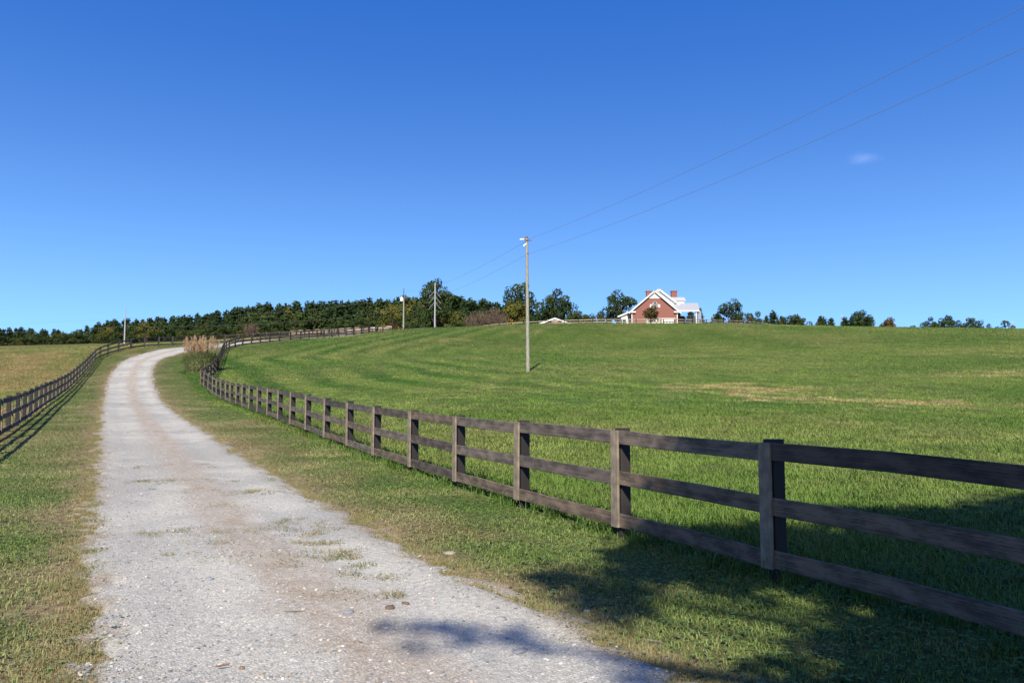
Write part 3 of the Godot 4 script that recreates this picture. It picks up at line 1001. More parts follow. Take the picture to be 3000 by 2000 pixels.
# a rounded, lumpy crown 1 m tall and about 1 m wide, trunk included; loose > 0 opens gaps between the boughs
func broadleaf(sd: int, lobes: int, count: int, size: float, loose: float, low: float, a: Color, b: Color, third: Color) -> Array:
	var r := RandomNumberGenerator.new()
	r.seed = sd
	var lv := Leaves.new()
	var boughs := []
	var tries := 0
	while boughs.size() < lobes and tries < 400:
		tries += 1
		var q := toss(r) * pow(r.randf(), 0.4)
		var p := Vector3(q.x * 0.37, low + (1.0 - low) * (0.5 + q.y * 0.40), q.z * 0.37)
		p.x *= 1.0 - 0.35 * smoothstep(0.65, 1.0, p.y)
		p.z *= 1.0 - 0.35 * smoothstep(0.65, 1.0, p.y)
		var ok := true
		for m in boughs:
			if (m[0] - p).length() < 0.10 + 0.08 * loose:
				ok = false
		if ok:
			boughs.append([p, r.randf_range(0.12, 0.20) * (1.0 - 0.35 * loose), mix3(a, b, r.randf()) if r.randf() < 0.93 else mix3(b, third, r.randf())])
	for m in boughs:
		var mine := int(count / float(boughs.size()))
		for k in mine:
			var d := toss(r)
			d.y = d.y * 0.9 + 0.1
			var rad: float = m[1] * (0.55 + 0.55 * pow(r.randf(), 0.6))
			var p: Vector3 = m[0] + Vector3(d.x * rad, d.y * rad * 0.8, d.z * rad)
			var nn := (d * 0.9 + toss(r) * 0.75 + Vector3(0, 0.2, 0)).normalized()
			var t := r.randf_range(0.75, 1.25)
			var col: Color = m[2]
			lv.add(p, nn, nn.cross(toss(r)), size * r.randf_range(0.6, 1.2), size * r.randf_range(0.8, 1.5), Color(col.r * t, col.g * t, col.b * t))
	var st := SurfaceTool.new()
	st.begin(Mesh.PRIMITIVE_TRIANGLES)
	var fork := low + 0.12
	st.append_from(tube([Vector3(0, -0.03, 0), Vector3(0.004, fork * 0.5, 0), Vector3(0.0, fork, 0)], [0.03, 0.022, 0.018], 7), 0, Transform3D())
	for m in boughs:
		var e: Vector3 = m[0]
		st.append_from(tube([Vector3(0, fork * 0.9, 0), Vector3(e.x * 0.4, lerpf(fork, e.y, 0.55), e.z * 0.4), e], [0.013, 0.008, 0.003], 5, false), 0, Transform3D())
	return [st.commit(), surface(lv.v, lv.n, lv.c, lv.idx)]

# a pine 1 m tall: short upswept boughs in whorls, ragged outline
func pine(sd: int, count: int, size: float, wide_at: float, bare: float, a: Color, b: Color) -> Array:
	var r := RandomNumberGenerator.new()
	r.seed = sd
	var lv := Leaves.new()
	var y := bare
	while y < 0.985:
		var s := (y - bare) / (1.0 - bare)
		var reach := wide_at * (pow(1.0 - s, 0.95) * 1.0 + 0.045) * smoothstep(-0.25, 0.2, s)
		var n := 4 + r.randi() % 3
		var turn := r.randf() * TAU
		for k in n:
			var ang := turn + TAU * k / n + r.randf_range(-0.3, 0.3)
			var far := reach * r.randf_range(0.6, 1.25)
			var d := Vector3(cos(ang), 0, sin(ang))
			var col := mix3(a, b, r.randf())
			for i in int(count * far / wide_at) + 3:
				var q := pow(r.randf(), 0.7)
				var p := Vector3(0, y + q * far * 0.35, 0) + d * far * q + toss(r) * size * 0.9
				var nn := (d * 0.5 + Vector3(0, 0.5, 0) + toss(r) * 0.8).normalized()
				var t := r.randf_range(0.7, 1.25)
				lv.add(p, nn, d + toss(r) * 0.7 + Vector3(0, 0.3, 0), size * r.randf_range(0.4, 0.8), size * r.randf_range(0.9, 1.6), Color(col.r * t, col.g * t, col.b * t))
		y += 0.055 * r.randf_range(0.7, 1.3)
	for k in 14:
		lv.add(Vector3(0, 0.95 + 0.06 * k / 14.0, 0), toss(r), Vector3(0, 1, 0) + toss(r) * 0.3, size * 0.5, size * 1.3, b)
	return [tube([Vector3(0, -0.03, 0), Vector3(0, 0.5, 0), Vector3(0, 0.97, 0)], [0.018, 0.012, 0.003], 6), surface(lv.v, lv.n, lv.c, lv.idx)]

# leafless shrub: a fan of fine twigs
func twiggy(sd: int, stems: int, col: Color, tip: Color) -> Array:
	var r := RandomNumberGenerator.new()
	r.seed = sd
	var st := SurfaceTool.new()
	st.begin(Mesh.PRIMITIVE_TRIANGLES)
	var lv := Leaves.new()
	for k in stems:
		var a := r.randf() * TAU
		var out := sqrt(r.randf()) * 0.5
		var foot := Vector3(cos(a), 0, sin(a)) * out * 0.35
		var e := Vector3(cos(a) * out, r.randf_range(0.7, 1.0) * sqrt(1.0 - out * out * 2.2), sin(a) * out)
		if k < 30:
			st.append_from(tube([foot, foot.lerp(e, 0.5) + toss(r) * 0.02, e], [0.012, 0.008, 0.002], 4, false), 0, Transform3D())
		for i in 14:
			var q := r.randf_range(0.25, 1.0)
			var p := foot.lerp(e, q) + toss(r) * 0.05 * q
			lv.add(p, toss(r), (e - foot) + toss(r) * 0.35, 0.012, 0.14, mix3(col, tip, q + r.randf_range(-0.3, 0.3)))
	return [st.commit(), surface(lv.v, lv.n, lv.c, lv.idx)]

func tree(kind: Array, called: String, x: float, f: float, tall: float, width: float, label: String, category := "tree", group := "", turn := -1.0, crown := "crown", stem := "trunk") -> Node3D:
	var o := base(called, spot(x, f, -0.05), label, category, group, rng.randf() * TAU if turn < 0.0 else turn)
	var xf := Transform3D(Basis.from_scale(Vector3(width, tall, width)), Vector3.ZERO)
	part(o, stem, kind[0], M.bark, xf)
	part(o, crown, kind[1], M.leaf, xf)
	return o

var oaks := []
var olive := []
var yellow := []
var pines := []
var bushes := []
var russet := []
var bare := []

func build_kinds():
	var dark := Color(0.020, 0.036, 0.011)
	var mid := Color(0.038, 0.059, 0.017)
	var brown := Color(0.079, 0.050, 0.020)
	for k in 4:
		oaks.append(broadleaf(101 + k, 26, 3400, 0.036, 0.75, 0.16, dark, mid, brown))
	for k in 3:
		olive.append(broadleaf(201 + k, 20, 2200, 0.048, 0.1, 0.02, Color(0.022, 0.040, 0.012), Color(0.044, 0.064, 0.019), brown))
	for k in 2:
		yellow.append(broadleaf(301 + k, 20, 2200, 0.046, 0.1, 0.02, Color(0.056, 0.066, 0.015), Color(0.106, 0.102, 0.021), Color(0.145, 0.086, 0.020)))
	for k in 4:
		pines.append(pine(401 + k, 26, 0.068, [0.24, 0.2, 0.27, 0.22][k], 0.12, Color(0.022, 0.042, 0.016), Color(0.040, 0.066, 0.024)))
	for k in 2:
		bushes.append(broadleaf(501 + k, 14, 1200, 0.07, 0.0, -0.05, Color(0.033, 0.046, 0.013), Color(0.066, 0.076, 0.023), Color(0.112, 0.066, 0.023)))
	russet.append(broadleaf(601, 22, 2200, 0.05, 0.2, 0.12, Color(0.063, 0.050, 0.020), Color(0.086, 0.066, 0.026), Color(0.106, 0.050, 0.026)))
	bare.append(twiggy(701, 120, Color(0.10, 0.082, 0.066), Color(0.115, 0.08, 0.06)))

# height of the wood's skyline along x, at about 318 m ahead
const SKYLINE := [[-240.0, 31.0], [-196.0, 31.3], [-186.0, 31.1], [-180.0, 30.8], [-177.0, 29.4], [-173.0, 29.7], [-168.0, 31.3], [-164.0, 32.4], [-161.0, 33.3], [-154.0, 34.5], [-145.0, 34.5], [-136.0, 35.6], [-123.0, 36.6], [-112.0, 38.2], [-100.0, 39.8], [-88.0, 40.6], [-76.0, 40.9], [-66.0, 41.4], [-49.0, 42.9], [-39.0, 42.7], [-24.0, 43.5], [-13.0, 42.0], [-4.0, 40.0], [30.0, 35.0]]

func skyline(x: float) -> float:
	for k in SKYLINE.size() - 1:
		if x < SKYLINE[k + 1][0]:
			return lerpf(SKYLINE[k][1], SKYLINE[k + 1][1], clampf((x - SKYLINE[k][0]) / (SKYLINE[k + 1][0] - SKYLINE[k][0]), 0.0, 1.0))
	return SKYLINE[-1][1]

func build_woods():
	build_kinds()
	var r := RandomNumberGenerator.new()
	r.seed = 77
	# three ranks: pines at the back, mixed in the middle, broadleaf trees and bushes along the edge
	for rank in 5:
		var x := -232.0
		while x < 26.0:
			x += [2.4, 3.0, 3.8, 4.8, 6.0][rank] * r.randf_range(0.7, 1.3)
			var f: float = [326.0, 319.0, 312.0, 304.0, 297.0][rank] + r.randf_range(-3.5, 3.5)
			var g := height(x, f)
			var line := (skyline(x) - 1.6) * f / 318.0 + 1.6 - g
			var tall: float = line * [r.randf_range(0.96, 1.05), r.randf_range(0.9, 1.02), r.randf_range(0.72, 0.95), r.randf_range(0.5, 0.85), r.randf_range(0.22, 0.55)][rank]
			if x < -165.0:
				tall = line * [r.randf_range(0.86, 1.04), r.randf_range(0.86, 1.03), r.randf_range(0.75, 1.0), r.randf_range(0.6, 0.95), r.randf_range(0.25, 0.5)][rank]
			tall = maxf(tall, 2.0)
			var p := r.randf()
			if rank == 0 or (rank == 1 and p < 0.85) or (rank == 2 and p < 0.5):
				tree(pines[r.randi() % 4], "pine_tree", x, f, tall, maxf(tall, 9.0) * r.randf_range(0.95, 1.3), "dark green pine in the wood along the far edge of the fields", "tree", "pines of the far wood")
			elif rank < 4 and p < 0.93:
				tree(olive[r.randi() % 3], "broadleaf_tree", x, f, tall, maxf(tall, 7.0) * r.randf_range(0.9, 1.25), "olive green broadleaf tree at the edge of the pine wood", "tree", "broadleaf trees of the far wood")
			elif rank < 4:
				tree(yellow[r.randi() % 2], "broadleaf_tree", x, f, tall, tall * r.randf_range(0.75, 1.0), "yellowing broadleaf tree at the edge of the pine wood", "tree", "yellowing trees of the far wood")
			else:
				tree(bushes[r.randi() % 2], "bush", x, f, tall * 0.85, tall * r.randf_range(0.9, 1.5), "low rough bush at the foot of the far wood", "bush", "bushes at the foot of the wood", -1.0, "foliage", "stem")

func build_single_trees():
	var list := [
		# kind, name, x, f, height, width, label
		[oaks[0], "oak_tree", -26.5, 285.0, 22.2, 15.0, "tallest dark oak rising behind the steel pole with slanting arms"],
		[oaks[1], "oak_tree", 2.2, 262.0, 18.6, 14.0, "dark oak with brownish leaves behind the lone pasture pole"],
		[oaks[2], "oak_tree", 13.6, 258.0, 15.6, 14.5, "dark broad oak behind the low brick outbuilding"],
		[oaks[3], "oak_tree", 31.0, 235.0, 12.9, 12.5, "dense dark oak close behind the left side of the brick house"],
		[oaks[3], "oak_tree", 69.5, 260.0, 13.4, 11.0, "rounded oak standing apart to the right of the brick house"],
		[bushes[0], "bush", 62.5, 256.0, 9.0, 9.0, "dark bush at the foot of the rounded oak by the yard fence"],
		[olive[1], "broadleaf_tree", 76.0, 258.0, 9.8, 7.0, "lower leafy tree leaning on the right of the rounded oak"],
		[oaks[1], "broadleaf_tree", 88.5, 260.0, 8.6, 8.0, "small round tree beyond the end of the yard fence"],
		[oaks[0], "oak_tree", 127.5, 300.0, 13.6, 11.5, "dark gappy oak beside the distant pale pole"],
		[russet[0], "broadleaf_tree", 141.5, 310.0, 11.7, 9.5, "thin russet tree with sky showing through on the crest"],
		[oaks[2], "oak_tree", 152.8, 300.0, 10.9, 8.5, "left tree of the clump of three on the right of the crest"],
		[oaks[0], "oak_tree", 160.3, 302.0, 12.2, 9.5, "tallest tree of the clump of three on the right of the crest"],
		[oaks[1], "oak_tree", 166.5, 298.0, 11.2, 10.0, "right tree of the clump of three on the right of the crest"],
		[olive[0], "broadleaf_tree", 173.0, 300.0, 9.6, 6.0, "tiny tree alone between the clump of three and the last pole"],
		[oaks[3], "oak_tree", 185.5, 290.0, 12.6, 10.0, "dark tree behind the last pole at the end of the crest"],
		[bushes[1], "bush", 178.0, 296.0, 9.6, 8.0, "dark bush left of the last pole on the crest"],
		[yellow[0], "broadleaf_tree", -42.0, 284.0, 13.3, 10.0, "tall yellow-green tree behind the transformer pole"],
		[yellow[1], "broadleaf_tree", 1.2, 243.0, 11.2, 8.5, "yellow-olive tree with an orange tip left of the lone pasture pole"],
		[bushes[0], "bush", -17.5, 258.0, 7.4, 8.5, "autumn-tinted bush right of the steel pole with slanting arms"],
		[bushes[1], "bush", -14.0, 252.0, 6.0, 6.5, "low brown bush beside the bare reddish shrubs"],
		[olive[2], "broadleaf_tree", -33.0, 278.0, 10.5, 9.0, "green tree at the left foot of the tallest oak"],
		[olive[0], "broadleaf_tree", 22.0, 262.0, 9.0, 9.0, "green tree between the brick outbuilding and the brick house"],
		[bushes[1], "bush", 20.0, 246.0, 7.6, 8.5, "dull green bush between the brick outbuilding and the brick house"],
		[bushes[0], "bush", 46.0, 214.0, 4.6, 5.5, "green bush seen through the open porch of the brick house"],
		[olive[1], "broadleaf_tree", 25.5, 222.0, 4.2, 4.5, "low green shrub touching the left end of the brick house"]]
	for a in list:
		tree(a[0], a[1], a[2], a[3], a[4], a[5], a[6], "bush" if a[1] == "bush" else "tree")
	for k in 3:
		tree(olive[k], "broadleaf_tree", 18.5 + k * 3.6, 252.0 - k * 2.0, [8.6, 7.6, 8.4][k], 6.5, ["taller green tree right behind the outbuilding's roof end", "lower green tree in the gap between outbuilding and oak", "green tree against the left flank of the oak behind the house"][k])
	for k in 9:
		tree(bushes[k % 2], "bush", 61.0 + k * 4.4, 262.0 - (k % 3) * 3.0, [7.0, 6.2, 7.6, 6.6, 7.4, 6.4, 7.0, 7.2, 6.6][k], 7.0, "low dark bush behind the right end of the yard fence", "bush", "bushes behind the yard fence", -1.0, "foliage", "stem")
	tree(russet[0], "small_tree", 29.1, 172.0, 4.6, 5.3, "small olive and russet tree in front of the garage doors")
	for b in [[-9.8, 240.0, 7.4, 9.0, "bare reddish shrub"], [-4.8, 239.0, 8.2, 8.5, "taller bare reddish shrub"], [-63.4, 200.0, 4.0, 4.2, "bare purplish shrub"]]:
		tree(bare[0], "bare_shrub", b[0], b[1], b[2], b[3], b[4] + (" behind the far fence below the wood" if b[0] < -50.0 else " with twiggy stems above the start of the yard fence"), "shrub", "", -1.0, "twigs", "stems")
	tree(pines[2], "pine_tree", 85.8, 270.0, 10.3, 11.0, "spreading flat-topped pine between the oak and the small round tree")
	var r := RandomNumberGenerator.new()
	r.seed = 91
	for k in 16:
		var x := 92.0 + k * 2.35 + r.randf_range(-0.8, 0.8)
		tree(pines[r.randi() % 4], "pine_tree", x, 290.0 + r.randf_range(-8, 8), r.randf_range(8.8, 10.8), r.randf_range(9.0, 12.0), "small dark pine in the low row left of the distant pole", "tree", "low row of pines on the crest")
	for k in 7:
		tree(pines[k % 4], "pine_tree", 46.0 + k * 2.6, 250.0 + r.randf_range(-6, 6), r.randf_range(6.0, 9.0), r.randf_range(7.0, 9.0), "small dark pine between the porch and the rounded oak", "tree", "pines right of the porch")
	for k in 9:
		tree(pines[k % 4], "pine_tree", 4.0 + k * 2.9, 300.0 + r.randf_range(-6, 6), r.randf_range(8.5, 13.0), r.randf_range(8.0, 11.0), "dark pine behind the oaks near the outbuilding", "tree", "pines behind the oaks")
	for k in 8:
		tree(bushes[k % 2], "bush", 132.0 + k * 5.2, 306.0 + r.randf_range(-5, 5), r.randf_range(6.5, 8.6), r.randf_range(5.0, 7.5), "low dark bush along the right of the crest", "bush", "low bushes along the crest", -1.0, "foliage", "stem")

# the tree behind the viewer whose crown shades the near corner of the drive and the fence
func build_shade_tree():
	var r := RandomNumberGenerator.new()
	r.seed = 909
	var lv := Leaves.new()
	var boughs := []
	var steep := deg_to_rad(SUN_HIGH)
	var reach := Vector2(sin(deg_to_rad(SUN_LEFT)), cos(deg_to_rad(SUN_LEFT))) / tan(steep)     # how far a shadow falls per metre of height
	var spots := []
	for b in SHADE_BOUGHS:
		spots.append([Vector2(b[0], b[1]), b[2]])
	while spots.size() < 190:
		var q := Vector2(r.randf_range(0.2, 13.0), r.randf_range(2.6, 12.6))
		if q.x > 1.3 + 0.16 * maxf(0.0, 8.0 - q.y) and Vector2(q.x - 1.75, q.y - 6.0).length() > 0.75 and q.y < 9.2 + 0.5 * (q.x - 1.5):
			spots.append([q, r.randf_range(0.62, 1.0)])
	for s in spots:
		var h: float = clampf(5.6 + (s[0].y - 3.0) * 0.62 + r.randf_range(-0.6, 1.6), 5.0, 13.0) if s[1] > 0.43 else r.randf_range(11.0, 13.5)
		var p: Vector2 = s[0] - reach * h - Vector2(SHADE_AT[0], SHADE_AT[1])
		boughs.append([Vector3(p.x, h, -p.y), s[1]])
	for m in boughs:
		for k in int(15 + 440 * clampf((m[1] - 0.34) / 0.46, 0.0, 1.0)):
			var d := toss(r)
			var p: Vector3 = m[0] + d * m[1] * pow(r.randf(), 0.45)
			var nn := (toss(r) + Vector3(0, 0.5, 0)).normalized()
			var t := r.randf_range(0.8, 1.25)
			lv.add(p, nn, nn.cross(toss(r)), r.randf_range(0.1, 0.19), r.randf_range(0.16, 0.28), Color(0.05 * t, 0.085 * t, 0.022 * t))
	var g := spot(SHADE_AT[0], SHADE_AT[1])
	var o := base("shade_tree", g, "large leafy tree behind the viewer shading the near fence corner", "tree")
	var st := SurfaceTool.new()
	st.begin(Mesh.PRIMITIVE_TRIANGLES)
	st.append_from(tube([Vector3(0, -0.3, 0), Vector3(0.1, 2.5, 0), Vector3(0.0, 5.5, 0.1)], [0.42, 0.3, 0.24], 12), 0, Transform3D())
	for m in boughs:
		var e: Vector3 = m[0]
		st.append_from(tube([Vector3(0, 4.6, 0), Vector3(e.x * 0.45, lerpf(5.0, e.y, 0.5), e.z * 0.45), e], [0.14, 0.08, 0.02], 6, false), 0, Transform3D())
	part(o, "trunk", st.commit(), M.bark)
	part(o, "crown", surface(lv.v, lv.n, lv.c, lv.idx), M.leaf)

const SHADE_AT := [5.0, -4.6]
const SHADE_BOUGHS := [[-0.6, 5.95, 0.28], [-0.3, 5.8, 0.3], [0.0, 5.65, 0.28], [0.72, 5.15, 0.28], [0.98, 5.0, 0.32], [0.45, 7.8, 0.36], [0.62, 7.35, 0.42], [0.85, 6.95, 0.42], [0.75, 6.45, 0.36], [1.15, 7.6, 0.42], [1.5, 8.3, 0.42], [2.2, 8.9, 0.4]]

# ------------------------------------------------------------------ pampas grass by the drive
func build_pampas():
	var r := RandomNumberGenerator.new()
	r.seed = 321
	var o := base("pampas_grass", spot(-27.2, 72.0, -0.02), "tall clump of pampas grass with tan plumes between drive and fence", "pampas grass")
	var v := PackedVector3Array()
	var n := PackedVector3Array()
	var c := PackedColorArray()
	var idx := PackedInt32Array()
	for k in 5200:
		var a := r.randf() * TAU
		var root := Vector3(cos(a), 0, sin(a)) * sqrt(r.randf()) * 1.2
		var d := (Vector3(root.x, 0, root.z) * 0.9 + Vector3(r.randfn(), 0, r.randfn()) * 0.5)
		var tall := pow(r.randf(), 0.6)
		var up := lerpf(0.75, 2.6, tall)
		var out := lerpf(1.15, 0.55, tall) * r.randf_range(0.6, 1.3)
		var droop := clampf(1.25 - tall + r.randf_range(-0.3, 0.3), 0.0, 1.2)
		d = d.normalized() if d.length() > 0.01 else Vector3.RIGHT
		var side := d.cross(Vector3.UP).normalized() * r.randf_range(0.016, 0.03)
		var dead := r.randf() < 0.08
		var t := r.randf_range(0.75, 1.3)
		var col := Color(0.27 * t, 0.21 * t, 0.10 * t) if dead else mix3(Color(0.115, 0.15, 0.055), Color(0.21, 0.24, 0.11), r.randf()) * t
		root.y = height(-27.2 + root.x, 72.0 - root.z) - o.position.y - 0.03
		var ob := v.size()
		for i in 5:
			var s := i / 4.0
			var p := root + d * out * s * s + Vector3(0, up * ((1.25 + 0.35 * droop) * s - (0.45 + 0.85 * droop) * s * s), 0)
			var w := 1.0 - 0.9 * s
			v.append_array([p - side * w, p + side * w])
			var m := (Vector3.UP * (2.0 * out * s + 0.05) - d * up * (1.25 + 0.35 * droop - 2.0 * (0.45 + 0.85 * droop) * s)).normalized()
			n.append_array([m, m])
			c.append_array([col, col])
		for i in 4:
			var b := ob + i * 2
			idx.append_array([b, b + 2, b + 1, b + 1, b + 2, b + 3])
	part(o, "foliage", surface(v, n, c, idx), M.blade)
	var plumes := []
	for k in 4:
		var lv := Leaves.new()
		var tan := [Color(0.36, 0.25, 0.15), Color(0.41, 0.30, 0.185), Color(0.33, 0.225, 0.145), Color(0.48, 0.40, 0.29)][k] as Color
		for i in 260:
			var s := r.randf()
			var fat := 0.085 * sin(PI * minf(1.0, 0.12 + s * 0.88)) + 0.012
			var d := toss(r)
			d.y = absf(d.y) * 0.6 + 0.5
			var p := Vector3(d.x * fat, 1.55 + s * 0.85, d.z * fat)
			var t := r.randf_range(0.8, 1.2)
			lv.add(p, toss(r), d, 0.02, 0.14, Color(tan.r * t, tan.g * t, tan.b * t))
		for i in 4:
			lv.add(Vector3(0, 0.2 + i * 0.4, 0), Vector3(cos(i * 1.6), 0, sin(i * 1.6)), Vector3.UP, 0.014, 0.5, Color(0.36, 0.29, 0.14))
		plumes.append(surface(lv.v, lv.n, lv.c, lv.idx))
	for k in 34:
		var a := r.randf() * TAU
		var q := sqrt(r.randf())
		var p := Vector3(cos(a) * q * 1.25, 0, sin(a) * q * 0.9)
		var lean := Basis(Vector3(p.z, 0, -p.x).normalized(), (0.03 + 0.12 * q) * r.randf_range(0.5, 1.3))
		part(o, "plume", plumes[r.randi() % 4 if r.randf() < 0.5 else r.randi() % 3], M.blade, Transform3D(lean * Basis(Vector3.UP, r.randf() * TAU) * Basis.from_scale(Vector3(1.25, r.randf_range(0.98, 1.34), 1.25)), p))

# ------------------------------------------------------------------ round hay bales behind the far fence
func build_bales():
	var r := RandomNumberGenerator.new()
	r.seed = 55
	var pts := []
	var radii := []
	for e in [[-0.62, 0.02], [-0.62, 0.55], [-0.58, 0.68], [-0.5, 0.74], [0.0, 0.76], [0.5, 0.74], [0.58, 0.68], [0.62, 0.55], [0.62, 0.02]]:
		pts.append(Vector3(e[0], 0, 0))
		radii.append(e[1])
	var body := tube(pts, radii, 22, false)
	var netting := tube([Vector3(-0.3, 0, 0), Vector3(-0.29, 0, 0), Vector3(0.29, 0, 0), Vector3(0.3, 0, 0)], [0.74, 0.768, 0.768, 0.74], 22, false)
	for k in 13:
		var x := -46.4 + k * 1.62 + r.randf_range(-0.12, 0.12)
		var f := 174.0 + 0.55 * k + r.randf_range(-0.4, 0.4)
		var o := base("hay_bale", spot(x, f, 0.42), "tan round hay bale in the row behind the far fence", "hay bale", "round hay bales in a row", r.randf_range(-0.25, 0.25))
		var s := r.randf_range(0.92, 1.06)
		part(o, "straw", body, M.hay, Transform3D(Basis.from_scale(Vector3(s * 1.15, s * 0.95, s)), Vector3.ZERO))
		part(o, "net_wrap", netting, M.slab if k % 3 == 1 else M.hay, Transform3D(Basis.from_scale(Vector3(s * 1.15, s * 0.955, s * 1.005)), Vector3.ZERO))

# ------------------------------------------------------------------ grass
func tuft(sd: int, blades: int, radius: float, lo: float, hi: float, w: float, lean: float, straw: float, weeds := 0) -> ArrayMesh:
	var r := RandomNumberGenerator.new()
	r.seed = sd
	var v := PackedVector3Array()
	var n := PackedVector3Array()
	var c := PackedColorArray()
	var idx := PackedInt32Array()
	for k in blades:
		var a := r.randf() * TAU
		var root := Vector3(cos(a), 0, sin(a)) * sqrt(r.randf()) * radius
		root.y = -0.02
		var b := r.randf() * TAU
		var d := Vector3(cos(b), 0, sin(b))
		var tall := lerpf(lo, hi, pow(r.randf(), 1.4))
		var bend := tall * lean * r.randf_range(0.3, 1.3)
		var side := d.cross(Vector3.UP) * w * r.randf_range(0.6, 1.3)
		var t := r.randf_range(0.82, 1.2)
		var col := Color(t, t, t)
		if r.randf() < straw:
			col = Color(2.1 * t, 1.45 * t, 2.0 * t)
		elif r.randf() < 0.3:
			col = Color(0.8 * t, 1.02 * t, 0.75 * t)
		var ob := v.size()
		var mid := root + Vector3(0, tall * 0.6, 0) + d * bend * 0.35
		var tip := root + Vector3(0, tall * (1.0 - 0.25 * lean), 0) + d * bend
		v.append_array([root - side, root + side, mid - side * 0.75, mid + side * 0.75, tip])
		var m := (Vector3.UP * bend * 0.35 - d * tall * 0.6).normalized()
		var m2 := (Vector3.UP * bend * 0.65 - d * tall * 0.4).normalized()
		n.append_array([m, m, (m + m2).normalized(), (m + m2).normalized(), m2])
		c.append_array([col, col, col, col, col])
		idx.append_array([ob, ob + 2, ob + 1, ob + 1, ob + 2, ob + 3, ob + 2, ob + 4, ob + 3])
	for k in weeds:                        # broad low leaves
		var a := r.randf() * TAU
		var p := Vector3(cos(a), 0, sin(a)) * sqrt(r.randf()) * radius + Vector3(0, r.randf_range(0.01, 0.05), 0)
		var d := toss(r)
		d.y = absf(d.y) * 0.4
		var s := d.cross(Vector3.UP).normalized() * r.randf_range(0.008, 0.016)
		var ob := v.size()
		var l := r.randf_range(0.03, 0.06)
		v.append_array([p, p + d * l * 0.5 + s, p + d * l, p + d * l * 0.5 - s])
		for q in 4:
			n.append((Vector3.UP + toss(r) * 0.3).normalized())
			c.append(Color(0.75, 1.05, 0.8))
		idx.append_array([ob, ob + 2, ob + 1, ob, ob + 3, ob + 2])
	return surface(v, n, c, idx)

func scatter(parent: Node3D, called: String, mesh: Mesh, mat: Material, items: PackedFloat32Array):
	if items.is_empty():
		return
	var mm := MultiMesh.new()
	mm.transform_format = MultiMesh.TRANSFORM_3D
	mm.use_colors = true
	mm.mesh = mesh
	mm.instance_count = items.size() / 16
	mm.buffer = items
	var o := MultiMeshInstance3D.new()
	o.name = called
	o.multimesh = mm
	o.material_override = mat
	parent.add_child(o, true)

func put(items: PackedFloat32Array, p: Vector3, turn: float, wide_s: float, tall_s: float, col: Color):
	var c := cos(turn) * wide_s
	var s := sin(turn) * wide_s
	items.append_array([c, 0.0, s, p.x, 0.0, tall_s, 0.0, p.y, -s, 0.0, c, p.z, col.r, col.g, col.b, 1.0])

